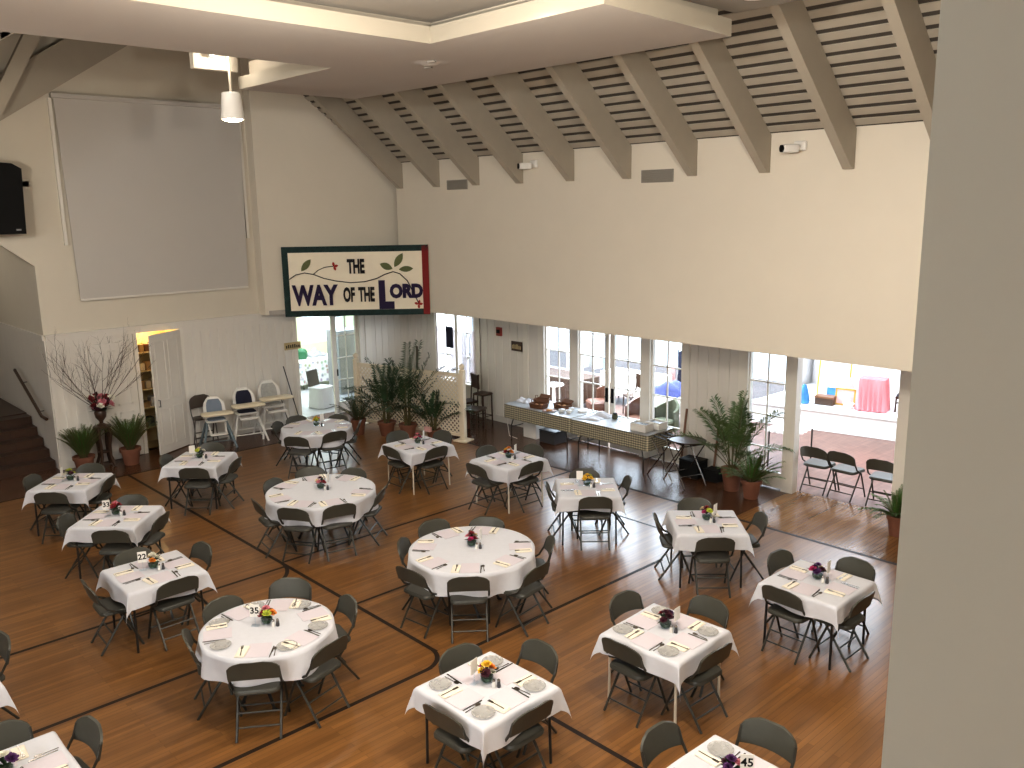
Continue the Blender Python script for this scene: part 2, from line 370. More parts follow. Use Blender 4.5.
# angled upper wall across the corner with its return
mb = MB()
def slab(p, q, z0, zp, zq, t=.12):
    d = Vector((q[0] - p[0], q[1] - p[1], 0)).normalized(); n = Vector((d.y, -d.x, 0)) * -t
    A = [Vector((p[0], p[1], 0)), Vector((q[0], q[1], 0))]
    vs = []
    for off in (Vector(), n): vs += [A[0] + off + Vector((0, 0, z0)), A[1] + off + Vector((0, 0, z0)), A[1] + off + Vector((0, 0, zq)), A[0] + off + Vector((0, 0, zp))]
    mb.add(vs, [(0, 1, 2, 3), (7, 6, 5, 4), (0, 4, 5, 1), (1, 5, 6, 2), (2, 6, 7, 3), (3, 7, 4, 0)])
slab((XL - .05, 9.22), (-17.95, 9.22), ZB, 9.2, 9.2)
slab((-17.95, 9.22), (-17.05, 12.5), ZB, 8.8, 5.9)
slab((-17.12, 12.5), (-16.5, 12.5), ZB, 6.0, 6.0)
struct(mb, 'wall_corner', M['cream'])
# long upper wall (back) and the recessed lower wall under it
mb = MB(); mb.bb((-16.62, YU, ZB), (3.2, YU + .15, 6.1)); mb.bb((-16.62, YU + .15, ZB), (-16.5, 12.9, 6.3)); mb.bb((-16.6, 12.5, ZB + .08), (3.2, 12.62, 6.3)); mb.bb((-17.3, 12.5, ZB), (-16.5, 12.62, 6.3)); struct(mb, 'wall_back_upper', M['cream'])  # hidden boxes behind it added to keep outside light from leaking in
mb = MB(); mb.prism([(XL - .1, 9.3), (-17.9, 9.3), (-17.05, 12.5), (-16.58, 12.5), (-16.58, YU + .1), (3.2, YU + .1), (3.2, YB + .2), (XL - .1, YB + .2)], ZB + .005, ZB + .1); struct(mb, 'ceiling_recess', M['soffit'])
mb = MB()
BW = [(XL - .15, -17.2), (-15.52, -13.42), (-9.52, -8.26), (-5.42, 3.2)]
for a, b in BW: mb.bb((a, YB, 0), (b, YB + .14, ZB + .05))
mb.bb((-17.2, YB, 0), (-15.52, YB + .14, .75))
struct(mb, 'wall_back', M['panel'])
mb = MB()
for a, b in ((-18.2, -17.25), (-15.45, -13.9), (-9.5, -8.36), (-5.2, -2)):
    n = max(2, round((b - a) / .24))
    for k in range(n + 1):
        x = a + (b - a) * k / n; mb.bb((x - .03, YB - .018, .14), (x + .03, YB, ZB))
    mb.bb((a, YB - .025, 0), (b, YB, .16))
struct(mb, 'trim_3', M['panel'])
mb = MB()
for a, b in ((-13.93, -13.78), (-13.45, -13.27), (-12.50, -12.26), (-10.58, -10.35), (-9.6, -9.42), (-8.36, -8.17), (-7.43, -7.22), (-5.5, -5.32), (-17.26, -17.12), (-15.56, -15.42)):
    mb.bb((a, YB - .03, 0), (b, YB + .15, ZB))
struct(mb, 'trim_4', M['trim'])

def french(name, x0, x1, z0=.30, rows=(.72, 1.31, 1.90, 2.48), y=YB + .05, handle=None):
    m = MB(); t = .05
    m.bb((x0 - .10, y - t / 2, .02), (x0, y + t / 2, ZB - .03)); m.bb((x1, y - t / 2, .02), (x1 + .10, y + t / 2, ZB - .03)); m.bb((x0, y - t / 2, .02), (x1, y + t / 2, z0))
    m.bb(((x0 + x1) / 2 - .012, y - .015, z0), ((x0 + x1) / 2 + .012, y + .015, ZB - .03))
    for z in rows: m.bb((x0, y - .015, z - .012), (x1, y + .015, z + .012))
    o = struct(m, name, M['trim'])
    g = MB(); g.bb((x0, y + .002, z0), (x1, y + .006, ZB - .03)); g.build('glass_pane', M['glass'], o)
    if handle is not None:
        h = MB(); h.bb((handle - .035, y - .04, .98), (handle + .035, y - .024, 1.28)); h.tube([(handle, y - .03, 1.1), (handle, y - .08, 1.1), (handle + .08, y - .085, 1.1)], .012); h.build('handle', M['black'], o)
    return o
french('door_1', -13.24, -12.52); french('door_2', -12.24, -11.55, handle=-11.49); french('door_3', -11.30, -10.60, handle=-11.34); french('door_4', -10.32, -9.62); french('door_5', -8.15, -7.46)
# curtained window beside the lattice
m = MB()
for x in (-17.13, -16.33, -15.6): m.bb((x - .05, YB, .75), (x + .05, YB + .09, ZB))
for x in (-16.74, -15.96): m.bb((x - .012, YB + .03, .75), (x + .012, YB + .06, ZB))
for z in (.78, 1.4, 2.0, 2.6): m.bb((-17.12, YB + .03, z - .018), (-15.56, YB + .06, z + .018))
m.bb((-17.2, YB - .07, .70), (-15.5, YB + .05, .76))
w = struct(m, 'window_1', M['trim'])
g = MB(); g.bb((-17.12, YB + .04, .76), (-15.56, YB + .045, ZB)); g.build('glass_pane', M['glass'], w)

# kitchen doorway: the glazed leaf that stands shut beside the opening
m = MB(); x = XL - .07; y0, y1 = 11.14, 11.85
m.bb((x - .025, y0, .02), (x + .025, y0 + .08, 2.5)); m.bb((x - .025, y1 - .08, .02), (x + .025, y1, 2.5)); m.bb((x - .025, y0, .02), (x + .025, y1, .30)); m.bb((x - .025, y0, 2.42), (x + .025, y1, 2.5))
m.bb((x - .012, (y0 + y1) / 2 - .01, .3), (x + .012, (y0 + y1) / 2 + .01, 2.42))
for z in (.85, 1.4, 1.95): m.bb((x - .012, y0, z - .012), (x + .012, y1, z + .012))
d = struct(m, 'door_6', M['trim']); g = MB(); g.bb((x - .003, y0 + .08, .3), (x + .003, y1 - .08, 2.42)); g.build('glass_pane', M['glass'], d)
h = MB(); h.box((x + .05, y0 + .04, 1.05), (.05, .04, .16)); h.build('handle', M['black'], d)
# closet: paneled shut leaf, open leaf, shelves inside
def leaf_panel(name, loc, rz, w, h, mt, knob=True):
    m = MB(); m.bb((0, -.02, 0), (w, .02, h))
    for a, b, c, e in ((.10, w / 2 - .04, .15, .95), (w / 2 + .04, w - .10, .15, .95), (.10, w / 2 - .04, 1.1, h - .15), (w / 2 + .04, w - .10, 1.1, h - .15)):
        for sgn in (-1, 1):
            yy = sgn * .022
            for (p, q) in (((a, c), (b, c + .03)), ((a, e - .03), (b, e)), ((a, c), (a + .03, e)), ((b - .03, c), (b, e))): m.bb((p[0], yy - .006, p[1]), (q[0], yy + .006, q[1]))
    o = struct(m, name, mt); o.location = loc; o.rotation_euler = (0, 0, rz)
    if knob: k = MB(); k.tube([(w - .07, -.02, 1.02), (w - .07, -.07, 1.02), (w - .07, -.07, 1.16), (w - .07, -.02, 1.16)], .009); k.tube([(w - .07, .02, 1.02), (w - .07, .07, 1.02), (w - .07, .07, 1.16), (w - .07, .02, 1.16)], .009); k.build('handle', M['dgrey'], o)
    return o
leaf_panel('door_7', (XL + .045, 7.33, .02), math.atan2(6.56 - 7.33, -17.80 - (XL + .045)), .90, 2.52, M['panel'])
leaf_panel('door_8', (XL + .03, 5.48, .02), PI / 2, .86, 2.4, M['panel'], False)
mb = MB()
mb.bb((-19.3, 6.3, 0), (-19.2, 7.5, 2.7)); mb.bb((-19.3, 6.28, 0), (XL - T, 6.36, 2.7)); mb.bb((-19.3, 7.4, 0), (XL - T, 7.48, 2.7)); mb.bb((-19.3, 6.3, 2.62), (XL - T, 7.48, 2.7)); mb.bb((-19.3, 6.3, -.05), (XL - T, 7.48, 0.0))
struct(mb, 'wall_closet', M['closetlit'])
mb = MB()
for z in (.42, .86, 1.26, 1.66, 2.06): mb.bb((-19.2, 6.36, z), (XL - .35, 7.40, z + .03))
shelf = mb.build('closet_shelving', M['closetlit']); tag(shelf, 'cream closet shelves behind the half-open white door', 'shelf')
# stairs, stair wall and landing
mb = MB()
for k in range(5): mb.bb((-18.45 - .34 * k - .36, 2.0, 0), (-18.45 - .34 * k, 4.70, .17 * (k + 1)))
mb.bb((-23.6, 2.0, 0), (-18.45 - .34 * 5, 4.70, .17 * 5 + .02))
st = mb.build('stairs', M['stair'], kind='structure')
mb = MB(); mb.bb((-23.6, 4.72, 2.6), (XL - .002, 4.79, 5.6)); mb.mi = 1
mb.bb((-23.6, 4.72, 0), (XL - .01, 4.79, 2.6))
mb.bb((-23.6, 4.69, 2.6), (XL - .01, 4.72, 2.70))
struct(mb, 'wall_stair', [M['cream2'], M['panel']])
mb = MB(); mb.bb((-23.7, 2.0, 0), (-23.6, 4.8, 5.6)); mb.bb((-23.6, 1.95, 0), (XL, 2.0, 5.6)); mb.bb((-23.6, 1.95, 5.5), (XL, 4.8, 5.6)); struct(mb, 'wall_stair_end', M['cream2'])

# sloping board ceiling on the long side with its exposed beams
mb = MB(); mb.mi = 1
mb.add([(XL - .2, 12.6, deck_r(12.6) + .03), (3.2, 12.6, deck_r(12.6) + .03), (3.2, 7.6, deck_r(7.6) + .03), (XL - .2, 7.6, deck_r(7.6) + .03)], [(0, 1, 2, 3)])
mb.mi = 0; sl = math.hypot(1, .88)
k = 0; y = 12.5
while y > 7.7:
    y2 = y - .082
    mb.prism([(y, deck_r(y)), (y2, deck_r(y2)), (y2 + .006, deck_r(y2) + .014), (y + .006, deck_r(y) + .014)], XL, 3.1, 'yz'); y -= .137
struct(mb, 'ceiling_right_slope', [M['deck'], M['gapdark']])
for i, x in enumerate([-16.42, -15.09, -13.79, -12.50, -11.15, -9.82, -8.47, -7.16, -5.85, -4.55, -3.25, -1.95]):
    mb = MB(); mb.prism([(12.0, 5.43), (11.93, 5.43), (7.7, 5.43 + .88 * 4.3 - .06), (7.7, deck_r(7.7)), (12.0, deck_r(12.0))], x - .07, x + .07, 'yz')
    struct(mb, 'ceiling_beam', M['beam'])
# sloping ceiling on the far side of the gable
def deck_l(y): return raft_l(y) + 1.25
mb = MB(); mb.mi = 1
mb.add([(XL - .2, 1, deck_l(1) + .1), (-12.9, 1, deck_l(1) + .1), (-12.9, 8.2, deck_l(8.2) + .1), (XL - .2, 8.2, deck_l(8.2) + .1)], [(0, 1, 2, 3)])
mb.mi = 0; y = 1.2
while y < 8.1:
    mb.prism([(y, deck_l(y)), (y + .11, deck_l(y + .11)), (y + .11, deck_l(y + .11) + .07), (y, deck_l(y) + .07)], XL, -12.9, 'yz'); y += .16
struct(mb, 'ceiling_left_slope', [M['deck'], M['gapdark']])
mb = MB(); mb.prism([(1, raft_l(1)), (8.1, raft_l(8.1)), (8.1, raft_l(8.1) + .72), (1, raft_l(1) + .72)], -18.10, -17.88, 'yz'); struct(mb, 'ceiling_beam', M['beam'])
mb = MB(); mb.prism([(3.9, 6.55), (4.15, 6.55), (5.2, 8.4), (5.2, 8.9)], -17.3, -17.1, 'yz'); struct(mb, 'ceiling_beam', M['beam'])
# flat ceiling above the tray and enclosing walls behind the camera
mb = MB(); mb.bb((-12.95, -8.1, 9.7), (3.2, 8.0, 9.8)); mb.bb((XL - .2, 7.2, 9.45), (3.2, 8.6, 9.9)); mb.bb((XL - .2, 7.0, 9.7), (-12.8, 8.6, 10.6)); mb.bb((XL - .2, -8.1, 5.2), (-12.9, 1.3, 5.3)); mb.bb((-13.0, -8.1, 5.2), (-12.9, 1.1, 9.8)); mb.prism([(1.0, deck_l(1)), (8.1, deck_l(8.1)), (8.1, 10.6), (1.0, 10.6)], -13.0, -12.9, 'yz'); struct(mb, 'ceiling', M['soffit'])
mb = MB(); mb.bb((XL, -8.15, 0), (3.2, -8, 9.8)); struct(mb, 'wall_front', M['cream'])
mb = MB(); mb.bb((3.1, -8.1, 0), (3.25, 13.6, 9.8)); struct(mb, 'wall_right', M['cream'])
# suspended tray ceiling
ZS = 6.8
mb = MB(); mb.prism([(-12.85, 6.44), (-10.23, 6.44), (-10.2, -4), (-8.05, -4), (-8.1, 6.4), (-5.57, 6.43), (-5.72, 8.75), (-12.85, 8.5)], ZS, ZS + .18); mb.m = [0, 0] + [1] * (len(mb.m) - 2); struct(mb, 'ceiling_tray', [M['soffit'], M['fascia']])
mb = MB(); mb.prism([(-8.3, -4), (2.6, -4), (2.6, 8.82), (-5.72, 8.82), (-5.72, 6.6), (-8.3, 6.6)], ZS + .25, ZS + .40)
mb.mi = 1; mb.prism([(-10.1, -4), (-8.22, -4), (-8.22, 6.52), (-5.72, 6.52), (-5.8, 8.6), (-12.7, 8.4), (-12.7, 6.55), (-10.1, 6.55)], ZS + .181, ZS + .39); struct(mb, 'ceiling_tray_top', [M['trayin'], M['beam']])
mb = MB(); mb.bb((-12.95, 5.75, 7.05), (-12.83, 6.44, 7.5)); mb.bb((-12.95, 5.75, 7.5), (-10.2, 6.6, 7.6)); struct(mb, 'ceiling_light_shelf', M['cream'])
# foreground column beside the balcony
a = Vector((-.3702, .9289, 0)); nrm = Vector((-a.y, a.x, 0))
p = a * 1.25
mb = MB(); q = Vector((.9289, .3702, 0)); d1 = Vector((.22, .975, 0)).normalized()
P = [p, p + d1 * .95, p + d1 * .95 + a * .55, p + a * .55 + d1 * .02]
mb.prism([(v.x, v.y) for v in P], 3.0, 6.9); struct(mb, 'pillar', M['pillar'])

# ------------------------------------------------------------------ rooms beyond the glass
mb = MB(); mb.add([(XL - .3, 13.55, -.004), (3, 13.55, -.004), (3, 22, -.004), (XL - .3, 22, -.004)], [(0, 1, 2, 3)]); mb.add([(-27, 15.3, -.004), (XL - .3, 15.3, -.004), (XL - .3, 22, -.004), (-27, 22, -.004)], [(0, 1, 2, 3)]); struct(mb, 'floor_sunroom', M['brick'])
mb = MB(); mb.bb((XL - .3, 13.5, 3.3), (3, 22.2, 3.4)); mb.bb((-27, 15.3, 3.3), (XL - .3, 22.2, 3.4)); struct(mb, 'ceiling_sunroom', M['swall'])
mb = MB(); mb.bb((2.9, 13.5, 0), (3, 22, 3.4)); mb.bb((XL - .3, 13.56, 0), (XL - .15, 15.3, 3.4)); mb.bb((-27, 15.3, 0), (XL - .3, 15.4, 3.4)); mb.bb((-27.1, 15.3, 0), (-27, 19.3, 3.4)); mb.bb((-10.6, 20.4, 0), (3, 20.5, 3.4)); mb.bb((-10.7, 19.2, 0), (-10.6, 20.5, 3.4))
mb.bb((-27, 19.2, 0), (-10.6, 19.3, .04)); mb.bb((-27, 19.2, 2.9), (-10.6, 19.3, 3.4))
struct(mb, 'wall_sunroom', M['swall'])
mb = MB()
for k in range(12):
    x = -26.9 + k * 1.48; mb.bb((x - .06, 19.2, .04), (x + .06, 19.3, 2.9))
mb.bb((-27, 19.23, 1.55), (-10.6, 19.27, 1.62))
w = struct(mb, 'window_2', M['swall']); g = MB(); g.bb((-27, 19.24, .04), (-10.6, 19.245, 2.9)); g.build('glass_pane', M['glass'], w)
mb = MB(); mb.prism([(-10.5, 17.45), (-9.53, 17.6), (-7.32, 17.98), (-3.0, 18.75), (-3.0, 20.4), (-10.5, 20.4)], 0, .5)
mb.prism([(-10.55, 17.40), (-9.53, 17.56), (-7.32, 17.94), (-3.0, 18.70), (-3.0, 18.85), (-10.5, 17.6)], .44, .505)
struct(mb, 'stage', M['swall'])
mb = MB()
def drp(u, v): x = -10.5 + 7.5 * u; return (x, 20.2 + .05 * math.sin(x * 22) - .17 * 0, .5 + 2.6 * v)
mb.grid(drp, 160, 1); tag(mb.build('stage_drape', M['drape'], smooth='all'), 'white pleated drape hanging along the back of the stage', 'curtain')
# kitchen
mb = MB(); mb.add([(-24.2, 9.0, -.003), (XL - .1, 9.0, -.003), (XL - .1, 15.2, -.003), (-24.2, 15.2, -.003)], [(0, 1, 2, 3)]); struct(mb, 'floor_kitchen', M['tile'])
mb = MB(); mb.bb((-24.2, 8.9, 0), (XL - .15, 9, 3.0)); mb.bb((-24.2, 15.2, 0), (XL - .3, 15.3, 3)); mb.bb((-24.2, 8.9, 2.95), (XL - .15, 15.3, 3.05)); mb.bb((-24.3, 9, 0), (-24.2, 13.6, 3)); mb.bb((-24.3, 13.6, 0), (-24.2, 15.2, .85)); mb.bb((-24.3, 13.6, 2.6), (-24.2, 15.2, 3))
struct(mb, 'wall_kitchen', M['kwall'])
mb = MB()
for y in (13.62, 14.4, 15.15): mb.bb((-24.28, y - .04, .85), (-24.2, y + .04, 2.6))
mb.bb((-24.28, 13.6, 1.6), (-24.22, 15.2, 1.65)); w = struct(mb, 'window_3', M['swall']); g = MB(); g.bb((-24.26, 13.6, .85), (-24.255, 15.2, 2.6)); g.build('glass_pane', M['glass'], w)
# ------------------------------------------------------------------ furniture kinds
K = 1.09
def rr(w, h, r, n=4):  # rounded rectangle outline
    pts = []
    for (sx, sy, a0) in ((1, 1, 0), (-1, 1, 90), (-1, -1, 180), (1, -1, 270)):
        for k in range(n + 1):
            a = R(a0 + 90 * k / n); pts.append((sx * (w / 2 - r) + r * math.cos(a), sy * (h / 2 - r) + r * math.sin(a)))
    return pts
def chair_fn(metal, pad, seatm):
    def make():
        t = thing('folding_chair', '', 'chair')
        # seat: padded, narrower at the back
        m = MB(); o = rr(.42, .385, .07); vs = []; N = len(o)
        for sc, z in ((.93, .415), (1, .425), (1, .445), (.94, .462), (.6, .468)):
            vs += [(x * sc * (1 + .12 * y / .4), y * sc + .0, z) for x, y in o]
        fs = [(i * N + k, i * N + (k + 1) % N, (i + 1) * N + (k + 1) % N, (i + 1) * N + k) for i in range(4) for k in range(N)] + [tuple(reversed(range(N))), tuple(range(4 * N, 5 * N))]
        m.add(vs, fs); m.build('seat', seatm, t, smooth=True)
        # curved backrest panel with rounded top corners
        def bk(u, v):
            w = .225 * (1 if v < .45 else (1 - ((v - .45) / .55) ** 2.6) ** .42 * 1.0) if v < 1 else .225 * .42
            w = max(w, .225 * .42)
            x = (u * 2 - 1) * w; z = .575 + .205 * v - .02 * (1 - (x / .225) ** 2) * (1 - v) * -1
            y = -.195 - .055 * v - .035 * (1 - (x / .225) ** 2)
            return (x, y, z), (-.3 * x, -1, .25)
        m = MB(); m.shell(bk, 10, 8, .022); m.build('backrest', pad, t, smooth=True)
        for s in (-1, 1):  # front legs run up to carry the backrest
            m = MB(); m.tube([(s * .218, .19, 0), (s * .218, .015, .42), (s * .218, -.13, .50), (s * .218, -.195, .60), (s * .214, -.23, .70)], .0125, 6); m.build('leg', metal, t, smooth=True)
        for s in (-1, 1):
            m = MB(); m.tube([(s * .19, -.235, 0), (s * .19, .06, .43)], .0125, 6); m.build('leg', metal, t, smooth=True)
        for (y, z, w) in ((-.166, .10, .19), (-.098, .20, .19), (.132, .14, .218)):
            m = MB(); m.tube([(-w, y, z), (w, y, z)], .009, 5); m.build('crossbar', metal, t, smooth=True)
        for c in t.children: c.data.transform(Matrix.Scale(K, 4))
        return t
    return make
CHAIR = Proto(chair_fn(M['chair_metal'], M['chair_pad'], M['chair_seat']))

def sq_table(half, zt, legm, topm=None):
    def make():
        t = thing('card_table', '', 'table')
        m = MB(); m.rbox((0, 0, zt - .02), (half * 2, half * 2, .035), .03); m.build('tabletop', topm or M['tabletop'], t, smooth=True)
        m = MB(); h = half - .05
        for a, b in (((-h, -h), (h, -h)), ((h, -h), (h, h)), ((h, h), (-h, h)), ((-h, h), (-h, -h))): m.box(((a[0] + b[0]) / 2, (a[1] + b[1]) / 2, zt - .065), (abs(a[0] - b[0]) + .02, abs(a[1] - b[1]) + .02, .05))
        m.build('apron', legm, t)
        for sx in (-1, 1):
            for sy in (-1, 1): m = MB(); m.tube([(sx * (h + .01), sy * (h + .01), 0), (sx * (h - .0), sy * (h - .0), zt - .05)], .014, 6); m.build('leg', legm, t, smooth=True)
        return t
    return make
SQ = Proto(sq_table(.44, .765, M['tleg'])); SQW = Proto(sq_table(.44, .765, M['tleg_w']))
def round_table(rad, zt):
    t = thing('round_table', '', 'table')
    m = MB(); m.lathe([(0, zt - .04), (rad - .02, zt - .04), (rad, zt - .03), (rad, zt - .01), (rad - .01, zt), (0, zt)], n=48); m.build('tabletop', M['tabletop'], t, smooth=True)
    for s in (-1, 1):
        for sx in (-1, 1):
            m = MB(); m.tube([(s * rad * .36, sx * rad * .30, 0), (s * rad * .31, sx * rad * .10, .30), (s * rad * .29, sx * rad * .10, zt - .045)], .017, 6)
            m.tube([(s * rad * .36, sx * rad * .30 - .03, .012), (s * rad * .36, sx * rad * .30 + .03, .012)], .013, 5)
            m.build('leg', M['tleg'], t, smooth=True)
    for s in (-1, 1):
        m = MB(); m.tube([(s * rad * .31, -rad * .11, .33), (s * rad * .31, rad * .11, .33)], .012, 5); m.tube([(s * rad * .30, 0, .5), (0, 0, zt - .045)], .010, 5); m.build('brace', M['tleg'], t)
    return t
def square_cloth_mesh(half, over, zt, seed, n=44):
    rnd = random.Random(seed); L = half + over; ph = [rnd.uniform(0, 6.28) for _ in range(8)]
    drop0 = [over * rnd.uniform(.90, 1.10) for _ in range(4)]
    m = MB()
    rc = .035
    def f(u, v):
        s = (2 * u - 1) * L; t = (2 * v - 1) * L
        ax, ay = abs(s), abs(t); sx = 1 if s >= 0 else -1; sy = 1 if t >= 0 else -1
        dx = max(0, ax - half); dy = max(0, ay - half)
        if dx == 0 and dy == 0: return (s, t, zt)
        if dy == 0 or dx == 0:
            d = dx or dy
            along = t if dx else s
            k = (0 if sx > 0 else 1) if dx else (2 if sy > 0 else 3)
            edge = abs(along) / half
            out = min(d, .03) * .55 + .018 * (d / over) * math.sin(along * 11 + ph[k]) + .012 * (d / over) + .012 * (d / over) * edge ** 4
            z = zt - max(0, d - .012) * drop0[k] / over * (1.0 + .10 * math.sin(along * 5 + ph[k + 4]) * (1 - edge ** 2))
            return (sx * (half + out), t, z) if dx else (s, sy * (half + out), z)
        r = math.hypot(dx, dy); th = math.atan2(dy, dx); b = math.sin(2 * th)
        kx = 0 if sx > 0 else 1; ky = 2 if sy > 0 else 3
        w = th / (PI / 2)
        fold = .30 * r * b ** 1.1
        base = min(r, .03) * .55 + .022 * min(1, r / over)
        px = half + base * math.cos(th) + fold * .70 * (1 - .15 * math.sin(4 * th))
        py = half + base * math.sin(th) + fold * .70 * (1 + .15 * math.sin(4 * th))
        dr = (drop0[kx] * (1 - w) + drop0[ky] * w) / over
        z = zt - max(0, r - .012) * dr * (1 + .12 * b)
        return (sx * px, sy * py, z)
    # non-uniform grid so that the edge line is resolved
    cs = []
    for k in range(9): cs.append(-L + over * k / 8)
    for k in range(1, 25): cs.append(-half + 2 * half * k / 24)
    for k in range(1, 9): cs.append(half + over * k / 8)
    vs = [f((a / L + 1) / 2, (b / L + 1) / 2) for b in cs for a in cs]; W = len(cs)
    m.add(vs, [(j * W + i, j * W + i + 1, (j + 1) * W + i + 1, (j + 1) * W + i) for j in range(W - 1) for i in range(W - 1)])
    return m
def round_cloth_mesh(rad, over, zt, seed):
    rnd = random.Random(seed); nf = int(rad * 13); ph = rnd.uniform(0, 6); ph2 = rnd.uniform(0, 6)
    m = MB(); N = nf * 10; rings = []
    for r in (0.001, rad * .5, rad - .02): rings.append([(r, zt)] * N)
    for k in range(7):
        d = over * k / 6; ring = []
        for i in range(N):
            a = 2 * PI * i / N; wv = math.sin(nf * a + ph + .8 * math.sin(2 * a + ph2)) * (.75 + .25 * math.sin(3 * a + ph))
            ring.append((rad + .012 + .02 * (d / over) + .052 * (d / over) ** .9 * wv, zt - .004 - d * (1 + .03 * math.sin(4 * a + ph))))
        rings.append(ring)
    vs = []
    for ring in rings:
        for i, (r, z) in enumerate(ring): a = 2 * PI * i / N; vs.append((r * math.cos(a), r * math.sin(a), z))
    fs = [(j * N + i, j * N + (i + 1) % N, (j + 1) * N + (i + 1) % N, (j + 1) * N + i) for j in range(len(rings) - 1) for i in range(N)] + [tuple(range(N))]
    return m.add(vs, fs)
# place setting pieces
def flat(poly, h, mt, name, lab, cat):
    def make(): m = MB(); m.prism(poly, 0, h); return tag(m.build(name, mt), lab, cat)
    return make
SHEET = Proto(flat([(-.11, -.14), (.11, -.14), (.11, .14), (-.11, .14)], .0015, M['paper'], 'paper_placemat', '', 'placemat'))
def napkin():
    m = MB(); m.rbox((0, 0, .005), (.10, .21, .008), .01); m.rbox((.004, .004, .011), (.09, .20, .006), .01); return tag(m.build('folded_napkin', M['napkin'], smooth=True), '', 'napkin')
NAP = Proto(napkin)
def fork():
    m = MB(); m.prism([(-.005, -.095), (.005, -.095), (.0035, .03), (.011, .045), (.012, .06), (-.012, .06), (-.011, .045), (-.0035, .03)], 0, .003)
    for k in range(4): m.bb((-.012 + k * .0068, .06, 0), (-.0085 + k * .0068, .098, .003))
    return tag(m.build('fork', M['steel']), '', 'fork')
FORK = Proto(fork)
def knife():
    m = MB(); m.prism([(-.006, -.11), (.006, -.11), (.006, -.01), (.010, 0), (.010, .09), (.004, .112), (-.006, .112), (-.006, 0)], 0, .003); return tag(m.build('table_knife', M['steel']), '', 'knife')
KNIFE = Proto(knife)
def spoon():
    m = MB(); m.prism([(-.005, -.09), (.005, -.09), (.003, .035), (-.003, .035)], 0, .003)
    m.prism([(.018 * math.cos(a), .062 + .03 * math.sin(a)) for a in [2 * PI * k / 12 for k in range(12)]], 0, .004); return tag(m.build('spoon', M['steel']), '', 'spoon')
SPOON = Proto(spoon)
def gplate():
    m = MB(); m.lathe([(.0, .002), (.06, .002), (.075, .010), (.10, .016), (.105, .016), (.10, .011), (.075, .005), (.06, .0), (0, 0)], n=20)
    for k in range(10): a = 2 * PI * k / 10; m.tube([(.078 * math.cos(a), .078 * math.sin(a), .0125), (.098 * math.cos(a + .15), .098 * math.sin(a + .15), .0175)], .003, 4)
    return tag(m.build('cut_glass_plate', M['plate'], smooth=True), '', 'plate')
GPL = Proto(gplate)
def shaker(mt_body, mt_cap):
    def make():
        t = thing('shaker', '', 'shaker'); m = MB(); m.lathe([(.017, 0), (.019, .01), (.015, .05), (.014, .06)], n=10); m.build('bottle', mt_body, t, smooth=True)
        m = MB(); m.lathe([(.0145, .06), (.0145, .072), (.008, .08), (0, .081)], n=10); m.build('cap', mt_cap, t, smooth=True); return t
    return make
SALT = Proto(shaker(M['white'], M['steel'])); PEP = Proto(shaker(M['dgrey'], M['steel']))
def bloom_mb(r, rnd):
    m = MB()
    for layer, (n, tilt, s) in enumerate(((8, .35, 1.0), (7, .8, .8), (5, 1.2, .55))):
        for k in range(n):
            a = 2 * PI * k / n + layer * .4 + rnd.uniform(-.1, .1); c, sn = math.cos(a), math.sin(a); L = r * s
            w = L * .42; t0 = tilt + rnd.uniform(-.12, .12)
            def P(l, ww): return (c * l * math.cos(t0) - sn * ww, sn * l * math.cos(t0) + c * ww, l * math.sin(t0) + layer * r * .08)
            m.add([P(.08 * L, 0), P(.55 * L, -w), P(L, -w * .4), P(L, w * .4), P(.55 * L, w)], [(0, 1, 2, 3, 4)])
    m.lathe([(0, .0), (r * .2, r * .1), (r * .22, r * .3), (r * .1, r * .42), (0, r * .44)], n=7)
    return m
def centerpiece(label, loc, cols, rz, r=.075, tall=.16, leafy=16, group=None, seed=0):
    rnd = random.Random(seed); t = thing('flower_centerpiece', label, 'flowers', loc, rz, group)
    m = MB(); m.lathe([(.0, .003), (.05, .003), (.062, .03), (.066, .075), (.060, .09), (.056, .088), (.060, .07), (.056, .03), (.045, .01), (0, .009)], n=14); m.build('glass_bowl', M['glass'], t, smooth=True)
    m = MB(); m.lathe([(0, .011), (.044, .012), (.054, .03), (.058, .06), (0, .062)], n=12); m.build('stem_bundle', M['leafd'], t)
    m = MB()
    for k in range(leafy):
        a = rnd.uniform(0, 2 * PI); el = rnd.uniform(.2, 1.2); L = rnd.uniform(.09, .15); w = .016
        d = Vector((math.cos(a) * math.cos(el), math.sin(a) * math.cos(el), math.sin(el))); sd = Vector((-math.sin(a), math.cos(a), 0))
        b = Vector((0, 0, .075)); m.add([b, b + d * L * .5 + sd * w, b + d * L - Vector((0, 0, .02)), b + d * L * .5 - sd * w], [(0, 1, 2), (0, 2, 3)])
    m.build('leaves', M['leafd'], t)
    for k, c in enumerate(cols):
        a = 2 * PI * k / max(1, len(cols) - 1) + rnd.uniform(-.3, .3); rad = (0 if k == 0 else rnd.uniform(.04, .065)); z = tall - (0 if k == 0 else rnd.uniform(.02, .06))
        mm = bloom_mb(r * rnd.uniform(.48, .66), rnd); dirv = Vector((math.cos(a) * rad * 8, math.sin(a) * rad * 8, 1)).normalized()
        o = mm.build('bloom', FLW[c], t); o.location = (math.cos(a) * rad, math.sin(a) * rad, z); o.rotation_euler = dirv.to_track_quat('Z', 'Y').to_euler()
    return t
_txt = {}
